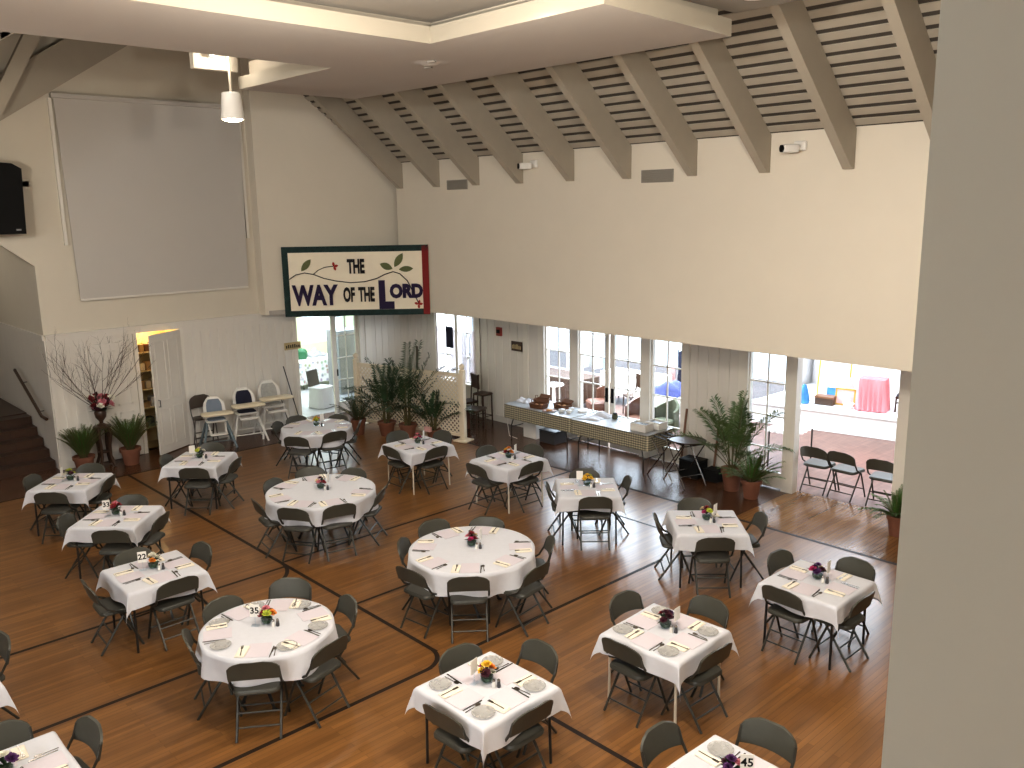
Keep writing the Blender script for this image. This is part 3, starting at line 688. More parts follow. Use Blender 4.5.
def number_card(label, loc, rz, number=None, group=None):
    t = thing('table_number_card', label, 'sign', loc, rz, group)
    m = MB(); m.bb((-.042, -.028, 0), (.042, .028, .006)); m.bb((-.005, -.005, 0), (.005, .005, .13)); m.build('stand', M['glass'], t)
    m = MB(); m.bb((-.05, -.003, .10), (.05, .003, .235)); c = m.build('card', M['white'], t)
    if number:
        for sgn in (-1, 1):
            me = text_mesh(number, .095, .002, .0008); me.materials.append(M['black'])
            o = bpy.data.objects.new('numerals', me); COL.objects.link(o); o.parent = c; o.location = (0, sgn * .0042, .168); o.rotation_euler = (PI / 2, 0, 0 if sgn < 0 else PI)
    return t

# ------------------------------------------------------------------ the laid tables
CAMANG = -43
NAMES = {0: 'near', 45: 'near-right', 90: 'right', 135: 'far-right', 180: 'far', -135: 'far-left', -90: 'left', -45: 'near-left'}
def sectors(angs):
    """name each side of a table by where it lies as seen from the balcony, each name once"""
    left = dict(NAMES); out = {}
    pairs = sorted((abs((a - CAMANG - k + 180) % 360 - 180), i, k) for i, a in enumerate(angs) for k in NAMES)
    used = set()
    for d, i, k in pairs:
        if i in out or k in used: continue
        out[i] = NAMES[k]; used.add(k)
    return [out[i] for i in range(len(angs))]
TAB = dict(
 S1=dict(t='square table beside the stairs', c=(-14.64, 3.92), rot=45, ch=[(0.75, -40), (0.7, -140), (0.71, 137), (0.63, 48)], fl=['lime', 'lime', 'white', 'burg', 'lime'], num=''),
 S2=dict(t='second square table from the stairs', c=(-12.42, 3.86), rot=45, ch=[(0.77, -26), (0.68, -119), (0.68, 142), (0.73, 35)], fl=['pink', 'red', 'orange', 'yellow', 'pink', 'red'], num='33'),
 S3=dict(t='third square table from the stairs', c=(-10.12, 3.50), rot=0, ch=[(0.61, 5), (0.75, -93), (0.73, 105), (0.65, -178)], fl=['white', 'cream', 'orange', 'white'], num='22'),
 S4=dict(t='square table before the closet', c=(-14.36, 5.94), rot=45, ch=[(0.78, -32), (0.6, -130), (0.76, 140), (0.76, 28)], fl=['cream', 'white', 'lime', 'white'], num=''),
 S5=dict(t='square table before the lattice screen', c=(-12.34, 9.15), rot=0, ch=[(0.8, 173), (0.76, 103), (0.6, -94), (0.6, -1)], fl=['pink', 'burg', 'pink', 'magenta'], num='', leg=1),
 S6=dict(t='square table near the bread baskets', c=(-10.45, 9.66), rot=0, ch=[(0.76, -91), (0.6, 0), (0.68, 175), (0.74, 99)], fl=['orange', 'yellow', 'red', 'orange', 'white'], num='', leg=1),
 S7=dict(t='square table with yellow flowers', c=(-8.48, 9.46), rot=45, ch=[(0.65, -37), (0.61, -132), (0.66, 136), (0.69, 65)], fl=['yellow', 'yellow', 'yellow', 'lime', 'yellow'], num=''),
 S8=dict(t='square table nearest the terracotta pots', c=(-6.34, 9.48), rot=45, ch=[(0.74, -46), (0.67, -139), (0.72, 138), (0.77, 50)], fl=['red', 'yellow', 'cream', 'magenta', 'lime', 'red'], num=''),
 S9=dict(t='square table beside the white column', c=(-4.36, 8.76), rot=0, ch=[(0.72, 156), (0.73, 80), (0.6, -102), (0.61, -8)], fl=['purple', 'burg', 'cream', 'purple', 'magenta', 'purple'], num=''),
 S10=dict(t='square table with burgundy flowers', c=(-4.86, 6.60), rot=0, ch=[(0.78, 162), (0.8, 90), (0.6, -100), (0.63, 0)], fl=['burg', 'red', 'burg', 'burg', 'purple'], num='', leg=1, gp=1),
 S11=dict(t='square table with yellow-orange flowers', c=(-5.36, 4.64), rot=0, ch=[(0.63, 164), (0.8, 97), (0.6, -83), (0.6, 1)], fl=['yellow', 'orange', 'yellow', 'magenta', 'yellow', 'burg', 'white'], num='', gp=1),
 S12=dict(t='table numbered 45', c=(-3.08, 5.02), rot=0, ch=[(0.75, 172), (0.8, 100)], fl=['purple', 'purple', 'pink', 'burg'], num='45', gp=1),
 S13=dict(t='table at the bottom left corner', c=(-6.96, 1.16), rot=0, ch=[(.72, 108), (.72, 172)], fl=['white', 'lime', 'purple'], num='31'),
 S14=dict(t='table cut off at the left edge', c=(-8.98, 1.04), rot=0, ch=[(.81, 125)], fl=['white', 'pink'], num=''),
 R1=dict(t='round table numbered 35', c=(-7.82, 3.78), r=.66, ch=[(0.84, -37), (0.89, 16), (0.9, 78), (0.99, 137), (0.81, -171), (0.78, -113)], fl=['pink', 'orange', 'burg', 'yellow', 'white', 'red', 'lime'], num='35', gp=1, over=.26),
 R2=dict(t='central round table', c=(-7.90, 6.64), r=.78, ch=[(1.0, -43), (1.09, 6), (1.01, 52), (0.9, 126), (0.98, 172), (0.9, -140), (1.03, -87)], fl=['red', 'burg', 'pink', 'magenta', 'red', 'cream'], num='', over=.29),
 R3=dict(t='round table behind table 35', c=(-11.32, 6.52), r=.81, ch=[(1.01, -55), (0.98, -15), (0.98, 37), (0.91, 113), (1.02, 159), (0.9, -154), (1.03, -96)], fl=['burg', 'red', 'burg', 'cream', 'pink'], num='', over=.27),
 R4=dict(t='round table by the high chairs', c=(-14.86, 8.55), r=.67, ch=[(1.03, -53), (0.84, -6), (0.84, 53), (0.74, 112), (0.82, 180), (0.83, -141)], fl=['yellow', 'yellow', 'lime', 'orange', 'yellow'], num='', over=.25),
)
ZT = .768
CARD = {'S2': '33', 'S3': '33'}
for key, T_ in TAB.items():
    c = T_['c']; ph = T_['t']; rnd = random.Random(sum(map(ord, key)) * 7 + len(key)); isr = key[0] == 'R'
    if isr:
        o = round_table(T_['r'], .765); o.location = (c[0], c[1], 0); o.rotation_euler = (0, 0, rnd.uniform(0, 3)); o['label'] = ph + ', folding steel legs under its cloth'
        cl = round_cloth_mesh(T_['r'] + .006, T_['over'], ZT + .003, key).build('round_tablecloth', M['cloth'], smooth='all', loc=(c[0], c[1], 0))
        tag(cl, 'white round cloth hanging in folds over the ' + ph, 'tablecloth', 'round tablecloths'); o['group'] = 'round dining tables'
    else:
        rz = R(T_['rot'] + rnd.uniform(-3, 3))
        o = (SQW if T_.get('leg') else SQ).put(ph + ', thin folding legs under its cloth', (c[0], c[1], 0), rz, 'square dining tables')
        cl = square_cloth_mesh(  .448, .218, ZT + .003, key).build('square_tablecloth', M['cloth'], smooth='all', loc=(c[0], c[1], 0), rz=rz)
        tag(cl, 'white square cloth with pointed corners over the ' + ph, 'tablecloth', 'square tablecloths')
    zt = ZT + .006
    chs = T_['ch']; sec = sectors([a for _, a in chs])
    seats = []
    for (d, a), s in zip(chs, sec):
        if isr: fa = a + 180 + rnd.uniform(-4, 4); na = a
        else:
            na = min((T_['rot'] + 90 * k for k in range(4)), key=lambda q: abs((a - q + 180) % 360 - 180)); fa = na + 180 + .3 * ((a - na + 180) % 360 - 180) + rnd.uniform(-3, 3)
        px, py = c[0] + d * math.cos(R(a)), c[1] + d * math.sin(R(a))
        f = Vector((math.cos(R(fa)), math.sin(R(fa)), 0))
        CHAIR.put('grey folding chair on the %s side of the %s' % (s, ph), (px + f.x * .275, py + f.y * .275, 0), R(fa - 90), 'grey folding chairs at the laid tables')
        seats.append((na, s))
    if key in ('S12', 'S13'): pl = [(T_['rot'] + 90 * k) for k in range(4)]
    elif key == 'S14': pl = [90, 0]
    elif not isr: pl = [T_['rot'] + 90 * k for k in range(4)]
    else: pl = [a for a, _ in seats]
    ps = sectors(pl)
    for a, s in zip(pl, ps):
        a += rnd.uniform(-2, 2); u = Vector((math.cos(R(a)), math.sin(R(a)), 0)); right = Vector((-u.y, u.x, 0)); edge = (T_['r'] if isr else .445)
        rz = R(a + 90); C0 = Vector((c[0], c[1], zt))
        def at(off, inn, z=0): return C0 + u * (edge - inn) + right * off + Vector((0, 0, z))
        j = lambda q: rnd.uniform(-q, q)
        SHEET.put('white paper placemat at the %s seat of the %s' % (s, ph), at(0, .17), rz, 'paper placemats')
        NAP.put('cream folded napkin at the %s seat of the %s' % (s, ph), at(-.165 + j(.01), .15 + j(.02)), rz + j(.12), 'cream napkins')
        FORK.put('fork on the napkin, %s seat of the %s' % (s, ph), at(-.163, .15 + j(.01), .0148), rz + j(.1), 'forks')
        KNIFE.put('knife at the %s seat of the %s' % (s, ph), at(.13, .14 + j(.02)), rz + j(.12), 'knives')
        SPOON.put('spoon at the %s seat of the %s' % (s, ph), at(.162, .14 + j(.02)), rz + j(.12), 'spoons')
        if T_.get('gp'): GPL.put('clear cut-glass plate at the %s seat of the %s' % (s, ph), at(.265 if isr else .285, .20 if isr else .13), rz, 'cut-glass plates')
    cp = Vector((c[0], c[1], zt)); cam = Vector((-c[0], -c[1], 0)).normalized(); rt = Vector((-cam.y, cam.x, 0))
    crz = math.atan2(cam.y, cam.x) + PI / 2
    colw = {'S1': 'lime and white', 'S2': 'pink and red', 'S3': 'white and orange', 'S4': 'cream and green', 'S5': 'pink', 'S6': 'orange', 'S7': 'bright yellow', 'S8': 'red and yellow', 'S9': 'purple', 'S10': 'dark burgundy', 'S11': 'yellow and orange', 'S12': 'purple', 'S13': 'white and green', 'S14': 'white and pink', 'R1': 'pink and yellow', 'R2': 'dark red', 'R3': 'burgundy', 'R4': 'yellow'}[key]
    off = -cam * .08
    centerpiece('%s flowers in glass bowl, %s' % (colw, ph), cp + off, T_['fl'], rnd.uniform(0, 6), r=.085, group='flower centerpieces', seed=key)
    side = -1 if key in ('S1', 'S2', 'S3', 'S4', 'S11', 'S13', 'R1', 'S7') else 1
    num = T_['num']
    number_card(('white number card reading %s on the %s' % (num, ph)) if num else 'small white number card on the %s' % ph, cp + off + rt * (.115 * side) + cam * .02, crz + rnd.uniform(-.3, .3) + (1.1 if not num and key not in ('S7', 'S4') else 0), num or None, 'table number cards')
    for P_, w, dx in ((SALT, 'salt', .06), (PEP, 'pepper', .105)): q = P_.put('%s shaker beside the flowers on the %s' % (w, ph), cp + off + cam * .10 + rt * dx, 0, w + ' shakers')
for P_, n in ((SALT, 'salt_shaker'), (PEP, 'pepper_shaker')):
    for o in [o for o in bpy.data.objects if o.name.startswith('shaker') and o.get('group') == n.split('_')[0] + ' shakers']: o.name = n
# chairs in the sunroom doorway, backs to the hall
for (x, y, r, w) in ((-7.01, 13.62, 3, 'first from the door post'), (-6.50, 13.64, -2, 'middle of the three'), (-5.85, 13.66, 5, 'last, beside the wall')):
    CHAIR.put('folding chair in the bright doorway, %s' % w, (x, y + .28, 0), R(r), 'folding chairs in the doorway')
CAMF = 866.12
CAMM = [[0.68499, -0.135719, 0.715799, 0], [0.728373, 0.149372, -0.668701, 0], [-0.016165, 0.979423, 0.201172, 5.0], [0, 0, 0, 1]]
# ------------------------------------------------------------------ plants
def frond_mb(m, base, az, elev, L, droop, nleaf, llen, lw, rnd, bare=.25, up=.5):
    """one arching frond: rachis and paired leaflets"""
    P = []; d = Vector((math.cos(az) * math.cos(elev), math.sin(az) * math.cos(elev), math.sin(elev))); p = Vector(base); st = L / 10
    for k in range(11):
        P.append(p.copy()); p = p + d * st; d = (d + Vector((0, 0, -droop * st * (0.3 + k / 8)))).normalized()
    m.mi = 1; m.tube(P, [.008 * (1 - .7 * k / 10) + .001 for k in range(11)], 4, cap=False); m.mi = 0
    for k in range(nleaf):
        t = bare + (1 - bare) * (k + .5) / nleaf; f = t * 10; i = min(9, int(f)); q = P[i].lerp(P[i + 1], f - i); tan = (P[i + 1] - P[i]).normalized()
        side = tan.cross(Vector((0, 0, 1))).normalized(); upv = side.cross(tan)
        ll = llen * (.55 + .45 * math.sin(PI * min(1, .15 + t * .85))) * rnd.uniform(.85, 1.1)
        for s in (-1, 1):
            dr = (side * s * .75 + tan * .65 + upv * up * rnd.uniform(.2, 1)).normalized(); w = (tan * .8 - side * s * .3).normalized() * lw
            tip = q + dr * ll + Vector((0, 0, -ll * rnd.uniform(.1, .35))); mid = q + dr * ll * .5
            m.add([q, mid + w, tip, mid - w], [(0, 1, 2, 3)])
def pot_parts(t, r, h, mt=None):
    m = MB(); m.lathe([(r * .68, 0), (r * .92, h * .80), (r * 1.02, h * .80), (r * 1.04, h), (r * .90, h), (r * .86, h * .88)], n=24); m.build('pot', mt or M['terra'], t, smooth=True)
    m = MB(); m.lathe([(r * .88, h * .86), (0, h * .9)], n=20); m.build('soil', M['soil'], t)
def palm(label, loc, H, pot, spread, nf, seed, mt='leaf', group=None, bend=0.0, lscale=1.0, clump=.08, lo=None, hi=None):
    rnd = random.Random(seed); t = thing('potted_palm', label, 'potted plant', loc, 0, group)
    pot_parts(t, *pot); h = pot[1]
    m = MB()
    for k in range(6):
        a = 2 * PI * k / 6; b = Vector((math.cos(a) * clump * .6, math.sin(a) * clump * .6, h * .85)); m.tube([b, b + Vector((math.cos(a) * .02, math.sin(a) * .02, (H - h) * .22)), b + Vector((math.cos(a) * .05, math.sin(a) * .05, (H - h) * .42))], [.016, .013, .008], 5)
    m.build('stem', M['stem'], t, smooth=True)
    m = MB()
    for k in range(nf):
        a = 2 * PI * k / nf * 2.4 + rnd.uniform(-.3, .3); q = k / nf; el = R(84 - 48 * q) + rnd.uniform(-.08, .08); L = (H - h * .9) * rnd.uniform(.80, 1.0) * (1.05 - .15 * q) * (spread if q > .3 else 1)
        frond_mb(m, (math.cos(a) * clump * .5, math.sin(a) * clump * .5, h * .88 + .05), a, el, L, .55 + .75 * q, 26, .26 * lscale, .011 * (1 + .3 * lscale), rnd, bare=.34)
    m.clamp(lo, hi).build('fronds', [M[mt], M['stem']], t)
    return t
def fern(label, loc, H, pot, nf, seed, rad=.42, mt='leaf2', group=None, lo=None, hi=None, fine=1.0, elmin=27):
    rnd = random.Random(seed); t = thing('potted_fern', label, 'potted plant', loc, 0, group)
    pot_parts(t, *pot); h = pot[1]; m = MB()
    for k in range(nf):
        a = rnd.uniform(0, 2 * PI); q = rnd.random(); el = R(84 - (84 - elmin) * q); L = (H - h) * (.75 + .35 * rnd.random()) * (1 + .2 * q)
        frond_mb(m, (math.cos(a) * .05, math.sin(a) * .05, h * .9), a, el, L, 1.6 / max(.4, H), int(16 / fine), .085 * fine, .009 * fine ** 1.5, rnd, bare=.12, up=.2)
    m.clamp(lo, hi).build('fronds', [M[mt], M['stem']], t)
    return t
palm('tall areca palm in a terracotta pot beside the glazed door', (-8.10, 12.86, 0), 1.72, (.19, .40), 1.0, 15, 11, lscale=1.15, hi=(9, .48, 9))
fern('bushy fern in a terracotta pot below the tall areca palm', (-7.62, 12.72, 0), .86, (.175, .33), 46, 5)
fern('small potted fern at the edge of the white column', (-5.12, 12.75, 0), .80, (.16, .32), 34, 6)
fern('short potted plant at the left end of the lattice screen', (-16.25, 10.42, 0), .95, (.17, .36), 30, 8, mt='leafd')
palm('dark palm, second pot along the lattice screen', (-15.72, 10.82, 0), 1.62, (.20, .32), 1.05, 14, 21, 'leafd', lscale=1.1)
palm('tallest palm, third pot along the lattice screen', (-15.20, 11.02, 0), 2.05, (.20, .32), 1.0, 14, 25, 'leafd', lscale=1.1)
palm('low palm in the pink-wrapped pot, nearest the lattice end post', (-14.72, 11.36, 0), 1.02, (.17, .22), 1.0, 12, 33, 'leafd', lscale=.8)
m = MB(); m.box((0, 0, 0), (.16, .07, .10), rz=.2); o = m.build('pink_ribbon_bow', M['pinkart'], loc=(-14.66, 11.16, .26)); tag(o, 'pink wrapping tucked on the low palm pot', 'bow')
fern('feathery fern left of the dark pedestal stand', (-17.80, 5.05, 0), .90, (.20, .32), 130, 14, lo=(-.40, -.9, -9), fine=.65, elmin=56)
fern('feathery fern right of the dark pedestal stand', (-17.66, 5.90, 0), .98, (.20, .34), 130, 17, lo=(-.54, -9, -9), fine=.65, elmin=56)
# pedestal with the urn of branches
PX, PY = -17.86, 5.47
t = thing('pedestal_stand', 'dark wooden pedestal stand with curved legs between two ferns', 'plant stand', (PX, PY, 0))
m = MB(); m.lathe([(.0, .80), (.15, .80), (.17, .815), (.17, .835), (.15, .85), (0, .85)], n=20); m.build('top', M['wood_dark'], t, smooth=True)
for k in range(4):
    a = PI / 4 + PI / 2 * k; c, s = math.cos(a), math.sin(a); m = MB()
    m.tube([(c * r, s * r, z) for r, z in ((.13, .80), (.16, .68), (.12, .45), (.12, .22), (.19, .02))], [.04, .042, .034, .03, .036], 6); m.build('leg', M['wood_dark'], t, smooth=True)
m = MB(); m.lathe([(0, .30), (.12, .30), (.12, .32), (0, .32)], n=16); m.build('lower_shelf', M['wood_dark'], t)
t = thing('flower_urn', 'dark urn of bare branches with red and white flowers on the pedestal', 'flower arrangement', (PX, PY, .85))
m = MB(); m.lathe([(0, 0), (.085, 0), (.085, .02), (.035, .05), (.04, .09), (.10, .17), (.115, .26), (.10, .30), (.13, .335), (.115, .335), (.09, .30), (0, .29)], n=20); m.build('urn', M['wood_dark'], t, smooth=True)
rnd = random.Random(4); m = MB()
def branch(p, d, L, r, depth):
    P = [p.copy()]; q = p.copy(); dd = d.copy(); n = 6
    for k in range(n): dd = (dd + Vector((rnd.uniform(-.14, .14), rnd.uniform(-.14, .14), rnd.uniform(-.04, .06)))).normalized(); q = q + dd * L / n; P.append(q.copy())
    m.tube(P, [r * (1 - .75 * k / n) for k in range(n + 1)], 4, cap=False)
    if depth:
        for k in (2, 3, 4, 5): branch(P[k], (dd + Vector((rnd.uniform(-.8, .8), rnd.uniform(-.8, .8), rnd.uniform(0, .5)))).normalized(), L * .42, r * .55, depth - 1)
for k in range(15):
    a = -PI + 2 * PI * k / 15; sp = rnd.uniform(.45, 1.35)
    branch(Vector((.03 * math.cos(a), .03 * math.sin(a), .3)), Vector((math.cos(a) * sp * (.35 if math.cos(a) < 0 else .6), math.sin(a) * sp, 1)).normalized(), rnd.uniform(1.1, 1.65), .0065, 2)
m.clamp(lo=(-.36, -9, -9)).build('branches', M['wood_dark'], t)
m = MB()
for k in range(30):
    a = rnd.uniform(0, 6.28); el = rnd.uniform(-.2, 1.2); L = rnd.uniform(.2, .32); d = Vector((math.cos(a) * math.cos(el), math.sin(a) * math.cos(el), math.sin(el))); sd = Vector((-math.sin(a), math.cos(a), 0)) * .035; b = Vector((0, 0, .33)); m.add([b, b + d * L * .55 + sd, b + d * L, b + d * L * .55 - sd], [(0, 1, 2, 3)])
m.clamp(lo=(-.36, -9, -9)).build('leaves', M['leafd'], t)
for k in range(22):
    a = 2.4 * k; rad = .08 + .20 * (k % 5) / 5; z = .38 + .22 * ((k * 7) % 5) / 5
    o = bloom_mb(rnd.uniform(.075, .115), rnd).build('bloom', FLW[('red', 'white', 'red', 'pink', 'burg', 'burg')[k % 6]], t); o.location = (rad * math.cos(a), rad * math.sin(a), z); o.rotation_euler = (rnd.uniform(-.9, .9), rnd.uniform(-.3, 1.0), 0)

# ------------------------------------------------------------------ lattice screen
A, B = Vector((-17.02, 10.93, 0)), Vector((-14.07, 11.68, 0)); D = (B - A); LL = D.length; ang = math.atan2(D.y, D.x)
t = thing('lattice_screen', 'cream lattice screen with two finial posts behind the potted palms', 'screen', A, ang)
for x in (0, LL):
    m = MB(); m.rbox((x, 0, .78), (.11, .11, 1.52), .012); m.lathe([(.075, 1.54), (.075, 1.57), (.04, 1.585), (.05, 1.61), (.062, 1.65), (.05, 1.69), (.0, 1.72)], c=(x, 0, 0), n=14)
    m.rbox((x, 0, .02), (.34, .34, .04), .02); m.build('post', M['lattice'], t, smooth=True)
m = MB(); z0, z1 = .16, 1.42
m.bb((.05, -.03, z1), (LL - .05, .03, z1 + .07)); m.bb((.05, -.03, z0 - .06), (LL - .05, .03, z0)); m.bb((.05, -.02, z0), (.10, .02, z1)); m.bb((LL - .10, -.02, z0), (LL - .05, .02, z1))
h = z1 - z0; x = .08 - h
while x < LL - .06:
    for s, yy in ((1, -.006), (-1, .006)):
        a = (x, z0) if s > 0 else (x, z1); b = (x + h, z1) if s > 0 else (x + h, z0)
        t0 = max(0, (.08 - a[0]) / h); t1 = min(1, (LL - .08 - a[0]) / h)
        if t1 - t0 > .03:
            p = (a[0] + h * t0, a[1] + (b[1] - a[1]) * t0); q = (a[0] + h * t1, a[1] + (b[1] - a[1]) * t1)
            L = math.hypot(q[0] - p[0], q[1] - p[1]); m.box(((p[0] + q[0]) / 2, yy, (p[1] + q[1]) / 2), (L, .010, .029), ry=-s * PI / 4)
    x += .105
m.build('lattice_panel', M['lattice'], t)

# ------------------------------------------------------------------ high chairs and broom handles
def highchair(label, loc, rz, pad, frame, shell, style, scale=1.0):
    t = thing('high_chair', label, 'high chair', loc, rz)
    m = MB()
    def bk(u, v):
        w = .175 * (1 if v < .5 else max(.45, (1 - ((v - .5) / .5) ** 2.4) ** .5)); x = (2 * u - 1) * w
        return (x, -.15 - .10 * v - .05 * (1 - (x / .18) ** 2) + .05, .62 + .46 * v), (-.4 * x, -1, .2)
    m.shell(bk, 8, 8, .035); m.rbox((0, .0, .60), (.34, .32, .05), .06); m.build('seat_shell', shell, t, smooth=True)
    m = MB()
    def pd(u, v):
        p, n = bk(.14 + .72 * u, .10 + .78 * v); return (p[0], p[1] + .028, p[2]), n
    m.shell(pd, 6, 6, .022); m.rbox((0, .02, .632), (.28, .26, .03), .05); m.build('padding', pad, t, smooth=True)
    m = MB(); m.rbox((0, .24, .80), (.52, .34, .035), .09, n=5); m.rbox((0, .25, .818), (.46, .27, .012), .08, n=5); m.build('tray', M['creamp'], t, smooth=True)
    m = MB()
    for s in (-1, 1): m.tube([(s * .19, -.02, .66), (s * .2, .12, .78), (s * .2, .2, .78)], .018, 6)
    m.build('tray_arm', shell, t, smooth=True)
    for s in (-1, 1):
        for q in (-1, 1):
            m = MB(); m.tube([(s * .15, q * .08, .58), (s * .27, q * .27 + .02, 0)], .017 if style else .024, 6); m.build('leg', frame, t, smooth=True)
    m = MB(); m.tube([(-.23, .24, .18), (.23, .24, .18)], .011, 5); m.tube([(-.23, -.2, .18), (.23, -.2, .18)], .011, 5); m.build('crossbar', frame, t)
    m = MB()
    if style: m.rbox((0, .26, .52), (.30, .10, .05), .04); m.tube([(-.13, .2, .52), (-.15, .05, .6)], .014, 5); m.tube([(.13, .2, .52), (.15, .05, .6)], .014, 5)
    else: m.rbox((0, .26, .34), (.28, .14, .03), .03); m.tube([(-.12, .24, .34), (-.14, .1, .55)], .014, 5); m.tube([(.12, .24, .34), (.14, .1, .55)], .014, 5)
    m.build('footrest', shell, t, smooth=True)
    t.scale = (scale * 1.3, scale * 1.1, scale)
    return t
highchair('high chair with grey-blue back pad and teal legs, nearest the closet door', (-17.62, 7.72, 0), R(-106), M['blueg'], M['teal'], M['white'], 0, .98)
highchair('high chair with dark navy back pad, middle of the three', (-17.66, 8.44, 0), R(-104), M['navy'], M['white'], M['white'], 1, 1.05)
highchair('high chair with pale patterned back pad, nearest the brooms', (-17.74, 9.12, 0), R(-98), M['ltgrey'], M['white'], M['white'], 1, 1.1)
BRC = Proto(chair_fn(M['chair_brown'], M['chair_brown'], M['chair_brown']))
o = BRC.put('brown folding chair against the wall behind the first high chair', (-17.96, 7.60, 0), R(-92), None); o.scale = (1, .5, 1.28)
def stick(name, label, a, b, r, mt, head=None, cat='broom'):
    t = thing(name, label, cat, a); d = Vector(b) - Vector(a); m = MB(); m.tube([(0, 0, .0), d], r, 6); m.build('handle', mt, t, smooth=True)
    if head: m = MB(); m.box((0, 0, .06), head); m.build('head', M['dgrey'], t)
    return t
stick('broom', 'tall dark broom handle leaning beside the kitchen doorway', (-17.95, 9.93, 0), (-18.20, 9.70, 1.42), .013, M['dgrey'], (.08, .3, .12))
stick('broom', 'short dark broom handle between high chair and kitchen doorway', (-17.92, 9.62, 0), (-18.2, 9.52, .95), .013, M['dgrey'], (.08, .25, .12))
stick('mop', 'mop with dark grip leaning behind the third high chair', (-18.0, 9.30, 0), (-18.21, 9.12, 1.42), .011, M['white'], (.08, .22, .10), cat='mop')
def plaque(name, label, c, w, h, mt, dark, rz=0.0):
    t = thing(name, label, 'sign', c, rz); m = MB(); m.bb((-w / 2, -.012, -h / 2), (w / 2, .012, h / 2)); m.build('board', mt, t)
    m = MB(); rnd = random.Random(3)
    for k in range(7): x = -w * .38 + w * .76 * k / 6; m.bb((x - w * .035, -.016, -h * .28), (x + w * .035, -.011, h * rnd.uniform(.05, .32)))
    m.build('dark_band', dark, t); return t
plaque('wall_sign', 'small tan sign with dark lettering beside the kitchen doorway', (XL + .04, 9.98, 1.87), .42, .17, M['tan'], M['black'], PI / 2)
plaque('wall_sign', 'small brown sign on the boarded wall left of the buffet', (-14.12, YB - .04, 1.88), .34, .22, M['wood_dark'], M['tan'])
t = thing('fire_alarm', 'dark red fire alarm on the shaded boarded wall', 'fire alarm', (-14.72, YB - .03, 2.16)); m = MB(); m.rbox((0, 0, 0), (.16, .06, .20), .01); m.build('housing', M['red'], t); m = MB(); m.bb((-.05, -.05, -.03), (.05, -.03, .05)); m.build('sounder', M['black'], t)

# ------------------------------------------------------------------ dark furniture by the curtained window
def wood_chair(label, loc, rz, hgt=1.0, cat='chair', back=True, sh=.47, w=.42):
    t = thing('wooden_chair' if back else 'wooden_stool', label, cat, loc, rz)
    m = MB(); m.rbox((0, 0, sh), (w, w * .95, .05), .04); m.build('seat', M['wood_dark'], t, smooth=True)
    for s in (-1, 1):
        m = MB(); m.tube([(s * w * .43, w * .4, 0), (s * w * .41, w * .38, sh)], .018, 6); m.build('leg', M['wood_dark'], t)
        m = MB(); m.tube([(s * w * .43, -w * .46, 0), (s * w * .42, -w * .42, sh)] + ([(s * w * .42, -w * .52, hgt)] if back else []), .018, 6); m.build('leg', M['wood_dark'], t)
    if back: m = MB(); m.box((0, -w * .49, hgt - .18), (w * .88, .03, .34), rx=-.09); m.build('backrest', M['wood_dark'], t)
    m = MB(); m.tube([(-w * .42, w * .39, .2), (w * .42, w * .39, .2)], .01, 5); m.tube([(-w * .42, w * .39, .2), (-w * .42, -w * .44, .2)], .01, 5); m.tube([(w * .42, w * .39, .2), (w * .42, -w * .44, .2)], .01, 5); m.build('stretcher', M['wood_dark'], t)
    return t
wood_chair('dark wooden chair against the wall right of the curtained window', (-15.42, 12.95, 0), R(165), 1.12)
wood_chair('dark stool stacked behind the lattice post', (-14.92, 13.0, 0), R(5), back=False, cat='stool', sh=.72, w=.36)
wood_chair('low dark wooden table-stool at the lattice end', (-14.62, 12.42, 0), R(20), back=False, cat='stool', sh=.50, w=.52)
t = thing('orange_carton', 'orange-brown carton behind the lattice end post', 'box', (-14.98, 12.35, 0)); m = MB(); m.rbox((0, 0, .27), (.34, .3, .54), .01); m.build('carton', M['orange'], t)
o = MB().bb((-.13, -.01, -.26), (.13, .01, .26)).build('hanging_cloth', M['navy'], loc=(-16.55, YB - .03, 1.85)); tag(o, 'dark navy cloth hanging in the curtained window', 'cloth')
for i, (x0, x1) in enumerate(((-17.1, -16.75), (-16.55, -16.36), (-16.26, -15.95), (-15.8, -15.58))):
    m = MB(); m.grid(lambda u, v: (x0 + (x1 - x0) * u, YB - .01 + .03 * math.sin(u * 22), .78 + 1.3 * v), 24, 1)
    tag(m.build('sheer_curtain', M['sheer'], smooth='all'), 'sheer white curtain, %s strip of the window behind the palms' % ('first', 'second', 'third', 'fourth')[i], 'curtain', 'sheer curtains')
for i, (x, y, h) in enumerate(((-18.0, 12.6, 1.20), (-17.42, 12.95, 1.58))): stick('pole_stand', '%s dark pole rising behind the palms' % ('short', 'tall')[i], (x, y, 0), (x + .02, y + .05, h), .03 if i else .018, M['wood_dark'], (.3, .3, .04), cat='pole')

